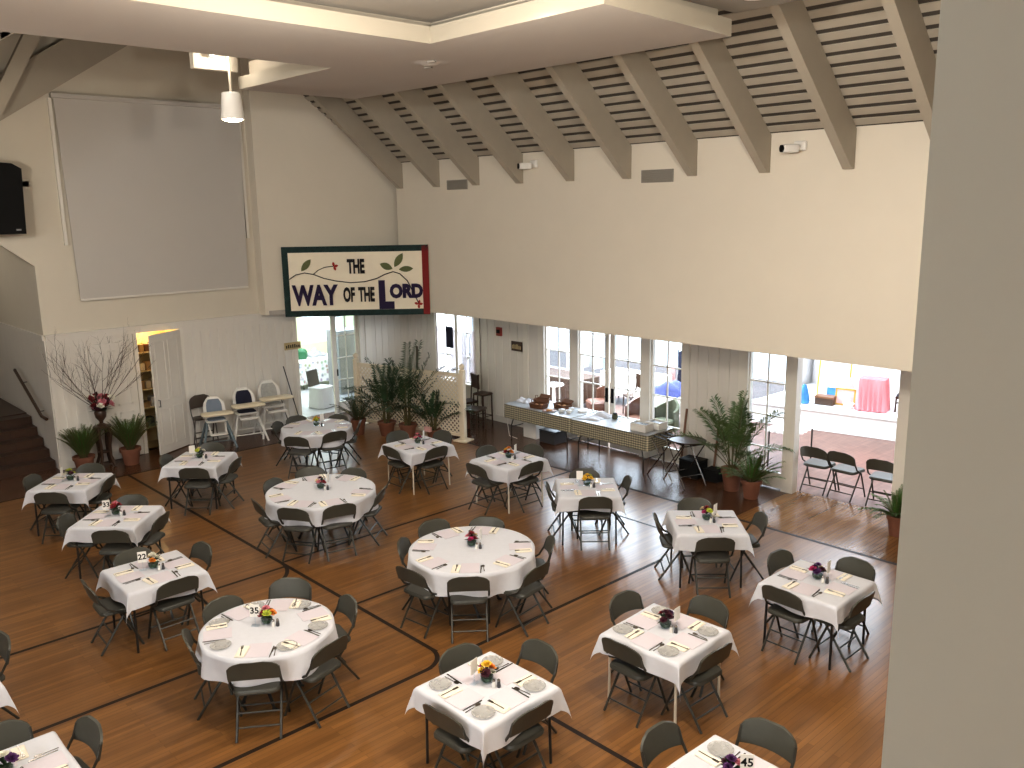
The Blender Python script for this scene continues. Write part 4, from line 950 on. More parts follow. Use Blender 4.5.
# ------------------------------------------------------------------ buffet
def buffet(label, x0, x1, y0, y1, clabel):
    zt = .775; t = thing('folding_table', label, 'table', ((x0 + x1) / 2, (y0 + y1) / 2, 0)); w = x1 - x0; d = y1 - y0
    m = MB(); m.rbox((0, 0, zt - .02), (w, d, .04), .03); m.build('tabletop', M['tabletop'], t, smooth=True)
    for s in (-1, 1):
        for q in (-1, 1):
            m = MB(); m.tube([(s * w * .43, q * d * .42, 0), (s * w * .43, q * d * .42, .30), (s * w * .36, q * d * .36, zt - .04)], .014, 6); m.build('leg', M['tleg'], t)
        m = MB(); m.tube([(s * w * .43, -d * .42, .28), (s * w * .43, d * .42, .28)], .010, 5); m.build('crossbar', M['tleg'], t)
    c = thing('table_cover', clabel, 'tablecloth', ((x0 + x1) / 2, (y0 + y1) / 2, zt))
    m = MB(); m.bb((-w / 2 - .012, -d / 2 - .012, .002), (w / 2 + .012, d / 2 + .012, .008)); m.build('grey_top', M['tabgrey'], c)
    m = MB()
    def sk(u, v):
        per = [(-w / 2, d / 2), (-w / 2, -d / 2), (w / 2, -d / 2), (w / 2, d / 2)]; Ls = [d, w, d]; tt = u * (2 * d + w)
        i = 0
        while i < 2 and tt > Ls[i]: tt -= Ls[i]; i += 1
        f = tt / Ls[i]; x = per[i][0] + (per[i + 1][0] - per[i][0]) * f; y = per[i][1] + (per[i + 1][1] - per[i][1]) * f
        nx, ny = ((-1, 0), (0, -1), (1, 0))[i]; o = .018 + .016 * (1 - v) * math.sin(u * 60) ** 2
        return (x + nx * o, y + ny * o, .006 - .30 * (1 - v))
    m.grid(sk, 90, 3); m.build('checked_skirt', M['gingham'], c, smooth='all')
buffet('long folding buffet table under the windows, left of the two', -13.58, -11.64, 12.46, 13.22, 'beige checked cover on the left buffet table')
buffet('long folding buffet table under the windows, right of the two', -11.58, -9.66, 12.44, 13.20, 'beige checked cover on the right buffet table')
ZBF = .785
def basket(label, loc, rz, s=1.0, open_=False):
    t = thing('bread_basket', label, 'basket', loc, rz); m = MB(); w, d, h = .34 * s, .24 * s, .10
    o = [(1, 0), (1.1, h), (1.02, h), (.94, .015)]
    for k, (sc, z) in enumerate(o): pass
    rings = []; pr = rr(w, d, .05)
    vs = []; N = len(pr)
    for sc, z in o: vs += [(x * sc, y * sc, z) for x, y in pr]
    fs = [(i * N + k, i * N + (k + 1) % N, (i + 1) * N + (k + 1) % N, (i + 1) * N + k) for i in range(3) for k in range(N)] + [tuple(range(N)), tuple(range(3 * N, 4 * N))]
    m.add(vs, fs); m.build('basket_body', M['basket'], t)
    m = MB(); m.tube([(-w * .54, 0, h), (-w * .58, 0, h + .05), (-w * .54, .06, h + .05), (-w * .54, .08, h)], .008, 5); m.build('handle', M['basket'], t)
    m = MB(); m.box((0, d * .54, h + .035), (w * .9, .015, .10), rx=-.8); m.build('lid', M['basket'], t)
    return t
basket('brown wicker basket at the front of the left buffet table', (-12.75, 12.68, ZBF), .15)
basket('brown wicker basket at the back of the left buffet table', (-13.0, 13.02, ZBF), .1, .9)
basket('brown wicker basket with rolls near the middle of the buffet', (-12.33, 12.98, ZBF), -.2, 1.05)
rnd = random.Random(9)
def roll(label, loc, mt='bread', cat='bread roll', name='bread_roll', r=.05, grp=None):
    m = MB(); m.lathe([(0, 0), (r * .8, .005), (r, r * .4), (r * .85, r * .85), (r * .4, r * 1.1), (0, r * 1.15)], n=12); return tag(m.build(name, M[mt], smooth=True, loc=loc), label, cat, grp)
for i, (dx, dy) in enumerate(((-.08, -.03), (.02, .03), (.10, -.02))): roll('%s bread roll in the basket near the middle of the buffet' % ('first', 'second', 'third')[i], (-12.33 + dx, 12.98 + dy, ZBF + .02), grp='bread rolls')
for i, (dx, dy) in enumerate(((-.07, 0), (.07, .02))): roll('%s bread roll in the front wicker basket' % ('left', 'right')[i], (-12.75 + dx, 12.68 + dy, ZBF + .02), grp='bread rolls')
def bowl(label, loc, r=.07, h=.07, mt='white', name='bowl'):
    t = thing(name, label, 'bowl', loc); m = MB(); m.lathe([(r * .5, 0), (r * .85, h * .35), (r, h), (r * .92, h), (r * .75, h * .4), (0, h * .15)], n=16); m.build('vessel', M[mt], t, smooth=True); m = MB(); m.lathe([(r * .86, h * .7), (r * .5, h * 1.15), (0, h * 1.3)], n=14); m.build('contents', M['cloth'], t, smooth=True); return t
bowl('white round bowl at the front of the buffet, left', (-12.09, 12.70, ZBF)); bowl('white round bowl at the front of the buffet, right', (-11.93, 12.74, ZBF)); bowl('white round bowl behind the two front bowls', (-12.02, 12.92, ZBF), .06)
t = thing('brown_plate', 'small brown platter near the front edge of the buffet', 'plate', (-12.36, 12.60, ZBF)); m = MB(); m.lathe([(0, 0), (.10, 0), (.15, .02), (.14, .022), (.09, .008), (0, .006)], n=18); m.build('rim', M['wood_mid'], t, smooth=True); m = MB(); m.rbox((0, 0, .025), (.12, .08, .03), .02); m.build('food', M['bread'], t)
m = MB()
for k in range(3): m.rbox((0, 0, .008 + .013 * k), (.20, .20, .011), .09, rz=.1 * k)
tag(m.build('plate_stack', M['white'], loc=(-11.80, 13.03, ZBF), smooth=True), 'stack of white plates at the back of the buffet', 'plates')
def heap(name, label, loc, w, d, h, mt, cat, seed, rz=0):
    r_ = random.Random(seed); ph = [r_.uniform(0, 6) for _ in range(4)]; m = MB()
    def f(u, v):
        a = 2 * u - 1; b = 2 * v - 1; e = max(0, 1 - max(abs(a), abs(b)) ** 4)
        return (a * w / 2 * (1 + .08 * math.sin(5 * b + ph[0])), b * d / 2 * (1 + .08 * math.sin(4 * a + ph[1])), .004 + h * e ** .5 * (.6 + .25 * math.sin(4 * a + ph[2]) + .25 * math.sin(5 * b + ph[3])))
    m.grid(f, 14, 12); return tag(m.build(name, mt, smooth='all', loc=loc, rz=rz), label, cat)
heap('napkin_bundle', 'white bundled napkins at the left end of the buffet', (-13.36, 12.86, ZBF), .34, .22, .10, M['cloth'], 'napkins', 1)
heap('tea_towel', 'white crumpled cloth on the right buffet table', (-11.30, 12.72, ZBF), .46, .28, .05, M['cloth'], 'cloth', 2, .3)
heap('tea_towel', 'white folded linens at the back of the right buffet table', (-11.25, 13.02, ZBF), .42, .22, .09, M['cloth'], 'cloth', 3, .1)
t = thing('small_jar', 'dark round jar at the back of the right buffet table', 'jar', (-10.93, 13.02, ZBF)); m = MB(); m.lathe([(.05, 0), (.06, .03), (.055, .09), (.04, .10), (0, .10)], n=14); m.build('jar_body', M['olive'], t, smooth=True); m = MB(); m.lathe([(.045, .10), (.045, .12), (0, .122)], n=14); m.build('lid', M['black'], t)
t = thing('drinking_glass', 'clear glass standing on the right buffet table', 'glass', (-10.72, 12.92, ZBF)); m = MB(); m.lathe([(.0, 0), (.03, 0), (.038, .13), (.035, .13), (.028, .006), (0, .006)], n=14); m.build('tumbler', M['glass'], t, smooth=True)
def carton(label, loc, rz, w, d, h):
    t = thing('white_carton', label, 'box', loc, rz); m = MB(); m.bb((-w / 2, -d / 2, 0), (w / 2, -d / 2 + .008, h)); m.bb((-w / 2, d / 2 - .008, 0), (w / 2, d / 2, h)); m.bb((-w / 2, -d / 2, 0), (-w / 2 + .008, d / 2, h)); m.bb((w / 2 - .008, -d / 2, 0), (w / 2, d / 2, h)); m.bb((-w / 2, -d / 2, 0), (w / 2, d / 2, .01)); m.build('box_body', M['white'], t)
    m = MB(); m.rbox((0, 0, h * .6), (w * .8, d * .7, h * .5), .02); m.build('contents', M['dgrey'], t)
carton('white open carton at the right end of the buffet, front', (-9.98, 12.68, ZBF), .05, .36, .26, .15); carton('white open carton at the right end of the buffet, back', (-9.88, 13.0, ZBF), -.05, .34, .24, .14)
def floor_box(name, label, loc, w, d, h, mt, lid, cat='box'):
    t = thing(name, label, cat, loc); m = MB(); m.rbox((0, 0, h * .45), (w, d, h * .9), .02); m.build('box_body', mt, t, smooth=True); m = MB(); m.rbox((0, 0, h * .95), (w * 1.04, d * 1.04, h * .1), .02); m.build('lid', lid, t, smooth=True); return t
floor_box('cooler_box', 'white cooler box on the floor under the left buffet end', (-13.20, 13.0, 0), .40, .34, .38, M['white'], M['white'], 'cooler')
floor_box('storage_tub', 'dark storage tub under the left buffet table', (-12.62, 12.98, 0), .46, .4, .28, M['dgrey'], M['dgrey'])
floor_box('equipment_case', 'black case on the floor under the folding tray stand', (-9.05, 13.05, 0), .42, .34, .34, M['black'], M['black'], 'case')
floor_box('equipment_case', 'low black case on the floor behind the round tray', (-8.62, 13.1, 0), .3, .28, .22, M['black'], M['black'], 'case')
def cord(label, pts, r, mt):
    m = MB(); m.tube(pts, r, 5); return tag(m.build('power_cord', mt, smooth=True), label, 'cord')
cord('pale cord hanging from the left end of the buffet table', [(-13.62, 12.8, .78), (-13.78, 12.75, .6), (-13.76, 12.7, .25), (-13.62, 12.62, .02), (-13.35, 12.6, .012)], .008, M['white'])
# folding tray stands and the round tray
def tray_stand(label, loc, rz, w=.46, h=.77, sp=.34):
    t = thing('tray_stand', label, 'tray stand', loc, rz)
    for s in (-1, 1):
        for q in (-1, 1): m = MB(); m.tube([(q * w / 2, s * sp, 0), (q * w / 2 * .96, -s * sp * .82, h)], .012, 6); m.build('leg', M['steel'], t)
    for s in (-1, 1): m = MB(); m.tube([(-w / 2, s * sp * .82, h), (w / 2, s * sp * .82, h)], .012, 6); m.tube([(-w / 2, s * sp * .55, .18), (w / 2, s * sp * .55, .18)], .008, 5); m.build('crossbar', M['steel'], t)
    m = MB()
    for x in (-w * .35, 0, w * .35): m.box((x, 0, h - .015), (.05, sp * 1.6, .005))
    m.build('strap', M['black'], t); return t
tray_stand('empty folding tray stand against the buffet end', (-9.36, 12.72, 0), R(80)); tray_stand('folding tray stand carrying the brown round tray', (-8.93, 12.62, 0), R(70))
t = thing('round_tray', 'brown oval serving tray lying on the folding stand', 'tray', (-8.92, 12.66, .785), .1); m = MB(); m.lathe([(0, 0), (.34, 0), (.36, .022), (.35, .024), (.335, .006), (0, .006)], n=28); o = m.build('tray_body', M['wood_dark'], t, smooth=True); o.scale = (1.0, .8, 1)
for i, (x, lab) in enumerate(((-9.45, 'dark folded stand leaning on the wall right of the last glazed door'), (-8.72, 'dark wooden stick leaning on the wall behind the round tray'))): stick('folded_stand', lab, (x, 13.20, 0), (x + .02, 13.34, 1.18 - .1 * i), .022, M['wood_mid'], cat='stand')

# ------------------------------------------------------------------ on the gable: screen, speaker, banner; on the long wall: vents and cameras
t = thing('projection_screen', 'large pale projection screen pulled down on the gable wall', 'screen', (XL, 0, 0))
m = MB(); m.prism([(5.44, 3.33), (8.97, 3.33), (9.06, 7.12), (5.37, 7.12)], .07, .085, 'yz'); m.build('fabric', M['screen'], t)
m = MB(); m.bb((.02, 5.32, 7.12), (.16, 9.12, 7.20)); m.build('housing', M['screen'], t)
m = MB(); m.bb((.065, 5.44, 3.31), (.09, 8.97, 3.35)); m.build('bottom_bar', M['trim'], t)
for y in (5.31, 9.07): m = MB(); m.bb((.0, y - .03, 4.40), (.06, y + .03, 7.12)); m.build('side_rail', M['trim'], t)
t = thing('wall_speaker', 'black loudspeaker hung high on the gable wall beside the screen', 'speaker', (XL, 4.30, 5.25))
m = MB(); m.prism([(.12, -.46), (.62, -.44), (.70, .30), (.58, .46), (.12, .46)], -.46, .46, 'xy') if False else m.prism([(-.62, -.60), (.20, -.60), (.25, .55), (.10, .64), (-.5, .68), (-.62, .55)], .10, .60, 'yz'); m.build('cabinet', M['black'], t)
m = MB(); m.bb((.60, -.58, -.56), (.615, .18, .50)); m.build('grille', M['black'], t)
m = MB(); m.bb((.615, .04, -.54), (.62, .12, -.51)); m.build('badge', M['grey'], t)
m = MB(); m.bb((0, -.1, -.1), (.16, .1, .1)); m.tube([(0, .05, .92), (.3, -.1, .9)], .012, 5); m.build('bracket', M['dgrey'], t)
t = thing('handrail', 'dark wooden handrail along the stair wall', 'handrail', (0, 0, 0))
m = MB(); m.tube([(-20.2, 4.60, 1.80), (-20.02, 4.56, 1.82), (-18.45, 4.56, 1.10), (-18.27, 4.60, 1.06)], .032, 8); m.build('rail', M['wood_dark'], t, smooth=True)
for x, z in ((-19.7, 1.65), (-18.7, 1.2)): m = MB(); m.tube([(x, 4.68, z - .05), (x, 4.56, z - .05), (x, 4.56, z)], .01, 5); m.build('bracket', M['dgrey'], t)
# banner: quilted cloth with border, vine and lettering; local x along the cloth, z up
BA, BB = Vector((-17.62, 9.545, 0)), Vector((-15.49, 11.985, 0)); DB = BB - BA; WB = DB.length; HB = 1.55
t = thing('hanging_banner', 'quilted banner reading THE WAY OF THE LORD hung across the corner', 'banner', (BA.x, BA.y, 2.645), math.atan2(DB.y, DB.x))
m = MB()
def bs(u, v): return (u * WB, -.04 - .014 * math.sin(u * 9) * (1 - v), v * HB + .012 * math.sin(u * 6) * (1 - abs(2 * v - 1)))
m.grid(bs, 40, 8); m.build('ground_cloth', M['ban_cream'], t, smooth='all')
def band(name, u0, u1, v0, v1, mt):
    m = MB(); m.grid(lambda u, v: tuple(Vector(bs(u0 + (u1 - u0) * u, v0 + (v1 - v0) * v)) + Vector((0, -.006, 0))), 40, 8); m.build(name, mt, t, smooth='all')
band('green_border', 0, 1, .915, 1, M['ban_green']); band('green_border', 0, 1, 0, .085, M['ban_green']); band('green_border', 0, .042, .085, .915, M['ban_green']); band('red_border', .955, 1, 0, 1, M['ban_red'])
def lett(txt, u, v, size, mt, bold=.02, sx=1.0, extra=0):
    me = text_mesh(txt, size, bold, .001); me.materials.append(mt); o = bpy.data.objects.new('lettering', me); COL.objects.link(o); o.parent = t
    p = bs(u, v); o.location = (u * WB, p[1] - .03 - extra, v * HB); o.rotation_euler = (PI / 2, 0, 0); o.scale = (sx, 1, 1); return o
lett('THE', .502, .700, .42, M['ban_black'], .018, .49)
lett('WAY', .214, .292, .60, M['ban_purple'], .026, .69)
lett('OF', .446, .295, .43, M['ban_black'], .018, .46); lett('THE', .566, .295, .43, M['ban_black'], .018, .45)
lett('L', .697, .275, .80, M['ban_purple'], .05, .80); lett('ORD', .841, .335, .40, M['ban_purple'], .024, .84)
def vine(name, pts, r, mt=None):
    m = MB(); m.tube([tuple(Vector(bs(u, v)) + Vector((0, -.022, 0))) for u, v in pts], r, 5); m.build(name, mt or M['ban_black'], t)
vine('vine', [(.045, .54), (.09, .60), (.15, .625), (.21, .60), (.28, .54), (.36, .50), (.46, .475), (.56, .49), (.64, .535), (.70, .595), (.755, .63), (.80, .60), (.850, .50), (.89, .32), (.922, .17)], .011)
vine('vine_twig', [(.21, .60), (.245, .66), (.29, .70), (.35, .715)], .009)
def petal(name, u, v, a, L, w, mt):
    m = MB(); P = []
    for k in range(9): q = k / 8; P.append((q * L, math.sin(PI * q) ** .8 * w))
    for k in range(7, 0, -1): q = k / 8; P.append((q * L, -math.sin(PI * q) ** .8 * w))
    c, s = math.cos(a), math.sin(a); y = bs(u, v)[1] - .016
    m.add([(u * WB + x * c - z * s, y, v * HB + x * s + z * c) for x, z in P], [tuple(range(len(P)))]); m.build(name, mt, t)
petal('olive_leaf', .128, .655, .85, .34, .07, M['ban_leaf']); petal('olive_leaf', .752, .665, 2.75, .30, .075, M['ban_leaf']); petal('olive_leaf', .765, .69, 1.0, .36, .075, M['ban_leaf']); petal('olive_leaf', .795, .655, .05, .32, .065, M['ban_leaf'])
for u, v, angs in ((.352, .715, (1.7, .2, -1.2)), (.922, .150, (1.3, .1, -1.5, 2.8))):
    for a in angs: petal('red_berry', u, v, a, .10, .028, M['ban_berry'])
def wallvent(label, x, z, w, h):
    t = thing('wall_vent', label, 'vent', (x, YU, z)); m = MB(); m.bb((-w / 2, -.02, -h / 2), (w / 2, 0, h / 2)); m.build('frame', M['vent'], t)
    m = MB(); n = 7
    for k in range(n): m.box((0, -.022, -h / 2 + h * (k + .5) / n), (w * .92, .006, h / n * .55), rx=.5)
    m.build('louvres', M['vent'], t)
wallvent('small grey vent high on the long wall near the banner', -14.43, 5.46, .66, .20); wallvent('larger grey vent high on the long wall', -9.19, 5.455, .66, .21)
def wcam(label, x, z):
    t = thing('wall_camera', label, 'camera', (x, YU, z)); m = MB(); m.rbox((0, -.03, .04), (.20, .06, .14), .03); m.tube([(0, -.06, .02), (-.02, -.15, .0)], .03, 8); m.build('mount', M['white'], t, smooth=True)
    m = MB(); m.T = Matrix.Translation((-.06, -.20, .0)) @ Matrix.Rotation(R(-35), 4, 'Z'); m.rbox((0, 0, 0), (.13, .24, .12), .03); m.build('housing', M['white'], t, smooth=True)
    m = MB(); m.T = Matrix.Translation((-.06, -.20, .0)) @ Matrix.Rotation(R(-35), 4, 'Z'); m.tube([(0, -.115, 0), (0, -.15, 0)], .05, 12); m.build('lens', M['black'], t); return t
wcam('white camera on the long wall between the two vents', -12.10, 5.74); wcam('white camera high on the long wall, right of both vents', -6.60, 5.75)
t = thing('ceiling_speaker_vent', 'round white ceiling diffuser under the tray corner', 'ceiling vent', (-9.16, 7.22, 6.8)); m = MB(); m.lathe([(.0, -.03), (.10, -.03), (.12, -.015), (.26, 0), (0, 0)], n=24); m.build('diffuser', M['soffit'], t, smooth=True)
m = MB(); m.box((-.19, .12, -.02), (.10, .05, .02), rz=.4); m.box((.19, -.12, -.02), (.10, .05, .02), rz=.4); m.build('slot', M['vent'], t)
# closet goods
rnd = random.Random(12)
for z, lab in ((.45, 'lowest'), (.89, 'second'), (1.29, 'third'), (1.69, 'fourth'), (2.09, 'top')):
    y = 6.44; i = 0
    while y < 7.25:
        w = rnd.uniform(.08, .2); h = rnd.uniform(.10, .26); o = MB(); o.rbox((0, 0, h / 2), (.22, w - .02, h), .015)
        ob = o.build('stored_box' if w > .13 else 'stored_jar', [M['skinbox'], M['white'], M['wood_mid'], M['dgrey'], M['creamp']][rnd.randrange(5)], loc=(-18.75, y + w / 2, z)); tag(ob, 'item %s from the left on the %s closet shelf' % (('first', 'second', 'third', 'fourth', 'fifth', 'sixth', 'seventh', 'eighth', 'ninth', 'tenth')[min(i, 9)], lab), 'box', 'goods on the closet shelves'); y += w; i += 1

# ------------------------------------------------------------------ kitchen and sunroom contents
def clothed_table(name, label, loc, rz, w, d, h, mt, drop, cat='table', fold=.02):
    t = thing(name, label, cat, loc, rz); m = MB(); m.bb((-w / 2, -d / 2, h - .03), (w / 2, d / 2, h)); m.build('tabletop', M['tabletop'], t)
    m = MB()
    for sx in (-1, 1):
        for sy in (-1, 1): m.tube([(sx * w * .44, sy * d * .42, 0), (sx * w * .44, sy * d * .42, h)], .016, 5)
    m.build('legs', M['tleg'], t)
    m = MB(); per = [(-w / 2, -d / 2), (w / 2, -d / 2), (w / 2, d / 2), (-w / 2, d / 2)]; N = 25; ring = []
    for i in range(4):
        a, b = per[i], per[(i + 1) % 4]; nx, ny = ((0, -1), (1, 0), (0, 1), (-1, 0))[i]
        for k in range(N): f = k / N; ring.append((a[0] + (b[0] - a[0]) * f, a[1] + (b[1] - a[1]) * f, nx, ny, (i * N + k)))
    T0 = [(x + nx * .008, y + ny * .008, h + .006) for x, y, nx, ny, k in ring]; T1 = [(x + nx * (.02 + fold * (1 + math.sin(k * 1.3))), y + ny * (.02 + fold * (1 + math.sin(k * 1.3))), h - drop) for x, y, nx, ny, k in ring]
    n = len(ring); m.add(T0 + T1, [tuple(range(n))] + [(k, (k + 1) % n, n + (k + 1) % n, n + k) for k in range(n)]); m.build('cloth', mt, t); return t
clothed_table('kitchen_table', 'kitchen table under a bright floral cloth, seen through the doorway', (-22.1, 12.7, 0), R(5), 1.0, 1.5, .77, M['floral'], .62)
t = thing('green_crock', 'dark green crock on the floral kitchen table', 'crock', (-22.15, 12.42, .78)); m = MB(); m.lathe([(0, 0), (.13, 0), (.16, .08), (.15, .22), (.12, .25), (0, .25)], n=16); m.build('crock_body', M['green'], t, smooth=True); m = MB(); m.lathe([(.13, .25), (.10, .28), (.02, .30), (0, .32)], n=14); m.build('lid', M['green'], t, smooth=True)
t = thing('view_darkening_cabinet', 'tall grey cabinet added to darken the view behind the glazed kitchen leaf', 'cabinet', (-20.5, 12.95, 0))  # cabinet added so the lower panes look onto something dark
m = MB(); m.bb((-.3, -.5, 0), (.3, .5, 1.75)); m.build('carcass', M['grey'], t)
for s in (-1, 1): m = MB(); m.bb((.3, s * .25 - .235, .06), (.32, s * .25 + .235, 1.70)); q = m.build('door', M['vent'], t); m = MB(); m.tube([(.34, s * .05, .8), (.34, s * .05, .95)], .01, 5); m.build('handle', M['steel'], q)
heap('grey_bundle', 'grey bundle beside the green crock on the kitchen table', (-22.3, 12.95, .785), .4, .5, .22, M['grey'], 'bundle', 6)
t = thing('draped_chair', 'chair under a long white cover just inside the kitchen doorway', 'chair', (-19.35, 11.32, 0), R(-70))
m = MB()
def cv(u, v): a = 2 * PI * u; w = .25 * (1.1 - .1 * v); rr_ = 1 + .04 * math.sin(a * 9) * (1 - v); cx = abs(math.cos(a)) ** .5 * math.copysign(1, math.cos(a)); cy = abs(math.sin(a)) ** .5 * math.copysign(1, math.sin(a)); return (cx * w * rr_, cy * w * rr_, .01 + .50 * v)
m.grid(cv, 48, 4, True); m.rbox((0, 0, .51), (.5, .5, .05), .08); m.build('white_cover', M['cloth'], t, smooth='all')
m = MB(); m.shell(lambda u, v: (((2 * u - 1) * .2, -.20 - .07 * v, .52 + .42 * v), (0, -1, .2)), 4, 4, .03); m.build('backrest', M['chair_brown'], t)
o = MB().rbox((0, 0, 0), (.05, .16, .2), .01).build('red_wall_box', M['red'], loc=(-24.17, 13.3, 1.4)); tag(o, 'small red box on the pale green kitchen wall', 'box')
# sunroom
def ped_table(label, loc, r, h, mt):
    t = thing('pedestal_table', label, 'table', loc); m = MB(); m.lathe([(0, h - .03), (r, h - .03), (r, h), (0, h)], n=24); m.build('tabletop', mt, t, smooth=True); m = MB(); m.lathe([(.18, 0), (.16, .04), (.05, .08), (.04, h - .1), (.08, h - .03), (0, h - .03)], n=14); m.build('pedestal', mt, t, smooth=True); return t
ped_table('white round pedestal table outside the first glazed door', (-14.2, 14.64, 0), .24, .80, M['white'])
clothed_table('sale_table', 'long table with a dark cloth outside the glazed doors', (-15.0, 15.9, 0), R(-3), 1.6, .8, .74, M['wood_dark'], .6)
clothed_table('sale_table', 'white-covered table behind the orange chair', (-13.6, 17.0, 0), R(3), 1.7, .7, .80, M['white'], .55)
clothed_table('sale_table', 'white-covered table seen through the last glazed door', (-11.7, 15.9, 0), R(2), 1.3, .7, .72, M['white'], .3)
clothed_table('sale_table', 'white table just inside the sunroom doorway', (-8.15, 14.95, 0), R(5), .6, .9, .76, M['white'], .04)
def tub_chair(label, loc, rz, mt):
    t = thing('tub_chair', label, 'armchair', loc, rz); m = MB(); m.rbox((0, .02, .32), (.5, .5, .22), .08); m.build('seat', mt, t, smooth=True)
    m = MB(); m.shell(lambda u, v: ((.29 * math.cos(PI + PI * u), -.05 + .29 * math.sin(PI + PI * u), .22 + (.62 - .2 * abs(2 * u - 1)) * v), (math.cos(PI + PI * u), math.sin(PI + PI * u), 0)), 16, 4, .06); m.build('backrest', mt, t, smooth=True)
    for sx in (-1, 1):
        for sy in (-1, 1): m = MB(); m.tube([(sx * .2, sy * .2, 0), (sx * .19, sy * .19, .22)], .016, 5); m.build('leg', M['wood_dark'], t)
    return t
tub_chair('orange-brown tub chair outside the second glazed door', (-13.35, 15.3, 0), R(150), M['orange'])
wood_chair('dark wooden chair outside the double glazed doors', (-12.95, 16.1, 0), R(160), .98)
tub_chair('small orange chair low behind the third glazed door', (-11.6, 14.6, 0), R(200), M['orange'])
tub_chair('olive tub chair outside the last glazed door', (-11.05, 14.75, 0), R(170), M['olive'])
heap('blue_pile', 'heap of blue patterned cloths on the table outside the last glazed door', (-11.75, 15.9, .735), .9, .55, .28, M['bluepat'], 'cloths', 8)
def rack(label, loc, rz, cols, name='clothes_rack'):
    t = thing(name, label, 'clothes rack', loc, rz); m = MB(); w = 1.3
    for s in (-1, 1): m.tube([(s * w / 2, 0, 0), (s * w / 2, 0, 1.5)], .014, 6); m.tube([(s * w / 2, -.25, .02), (s * w / 2, .25, .02)], .014, 6)
    m.tube([(-w / 2, 0, 1.5), (w / 2, 0, 1.5)], .014, 6); m.build('frame', M['steel'], t)
    for k, c in enumerate(cols):
        x = -w / 2 + .1 + (w - .2) * k / max(1, len(cols) - 1); m = MB(); m.grid(lambda u, v: (x + .03 * math.cos(u * 6.28), (.2 - .05 * v) * math.sin(u * 6.28), .55 + .9 * v), 12, 3, True)
        o = m.build('garment', M[c], smooth='all', loc=loc, rz=rz); tag(o, '%s garment, place %d along the %s' % (c.replace('bluepat', 'blue patterned').replace('ltgrey', 'light grey').replace('pinkart', 'pink'), k + 1, label.split(' with')[0]), 'garment', 'garments on racks')
    return t
rack('clothes rack outside the double doors with pale garments', (-12.6, 18.0, 0), R(10), ['pinkart', 'white', 'blueg', 'white', 'ltgrey'])
rack('clothes rack outside the first door with pale garments', (-15.8, 17.9, 0), R(-5), ['white', 'ltgrey', 'white', 'blueg'])
rack('clothes rack behind the last glazed door with dark garments', (-11.9, 17.4, 0), R(5), ['navy', 'white', 'blueg', 'bluepat', 'white'])
for k in range(6): m = MB(); m.rbox((0, 0, .05), (.32, .28, .095), .02); tag(m.build('folded_linen', M['white'], loc=(-12.55, 15.95, .0 + .1 * k + .0), smooth=True), 'folded white linen, %s of the stack outside the last glazed door' % ('bottom one', 'second up', 'third up', 'fourth up', 'fifth up', 'top one')[k], 'linen', 'stack of folded linen')
# on the stage
ZG = .508
m = MB(); m.lathe([(.10, 0), (.13, .05), (.09, .28), (.04, .42), (0, .44)], n=14); tag(m.build('blue_draped_figure', M['blue'], loc=(-9.50, 17.95, ZG), smooth=True), 'blue cloth draped into a cone at the left of the stage', 'cloth')
t = thing('wooden_chest', 'dark brown chest on the stage below the picture', 'chest', (-9.1, 18.18, ZG), R(10)); m = MB(); m.bb((-.2, -.14, 0), (.2, .14, .15)); m.build('chest_body', M['wood_dark'], t); m = MB(); m.bb((-.21, -.15, .15), (.21, .15, .19)); m.build('lid', M['wood_mid'], t)
def picture(label, loc, w, h, rz, fm, art):
    t = thing('framed_picture', label, 'picture', loc, rz); m = MB(); f = .035
    m.T = Matrix.Rotation(-.15, 4, 'X')
    m.bb((-w / 2, -.015, 0), (w / 2, .015, f)); m.bb((-w / 2, -.015, h - f), (w / 2, .015, h)); m.bb((-w / 2, -.015, 0), (-w / 2 + f, .015, h)); m.bb((w / 2 - f, -.015, 0), (w / 2, .015, h)); m.build('frame', fm, t)
    m = MB(); m.T = Matrix.Rotation(-.15, 4, 'X'); m.bb((-w / 2 + f, -.004, f), (w / 2 - f, .006, h - f)); m.build('print', art, t); return t
picture('gilt-framed pink print leaning on the stage beside the pink table', (-8.72, 18.32, ZG), .44, .38, R(10), M['gold'], M['pinkart'])
picture('tall pale picture in a gilt frame standing behind the chest', (-9.3, 18.9, ZG), .75, .95, R(8), M['gold'], M['drape'])
picture('blue seascape picture standing on the stage behind the chest', (-9.22, 18.75, ZG), .36, .30, R(8), M['drape'], M['blue'])
bowl('white tureen on the stage front of the gilt frame', (-8.52, 18.10, ZG), .12, .12)
clothed_table('skirted_table', 'small table in a pink striped skirt on the stage', (-8.10, 18.35, ZG), R(12), .52, .42, .70, M['pink'], .69, fold=.03)
wood_chair('small brown wooden chair on the stage right of the pink table', (-7.50, 18.55, ZG), R(170), .62, sh=.32, w=.30)
heap('dark_bundle', 'black and white bundle on the stage chair', (-7.50, 18.55, ZG + .35), .3, .26, .16, M['dgrey'], 'bundle', 4)
t = thing('wooden_stool', 'brown stool at the right end of the visible stage', 'stool', (-7.05, 18.75, ZG)); m = MB(); m.lathe([(0, .30), (.13, .30), (.13, .33), (0, .33)], n=14); m.build('seat', M['wood_mid'], t)
for k in range(3): a = 2.1 * k; m = MB(); m.tube([(.12 * math.cos(a), .12 * math.sin(a), 0), (.07 * math.cos(a), .07 * math.sin(a), .3)], .014, 5); m.build('leg', M['wood_mid'], t)
heap('pink_flowers', 'pile of pink and yellow flowers behind the gilt frame', (-8.85, 18.95, ZG), .5, .3, .5, M['pinkart'], 'flowers', 10)

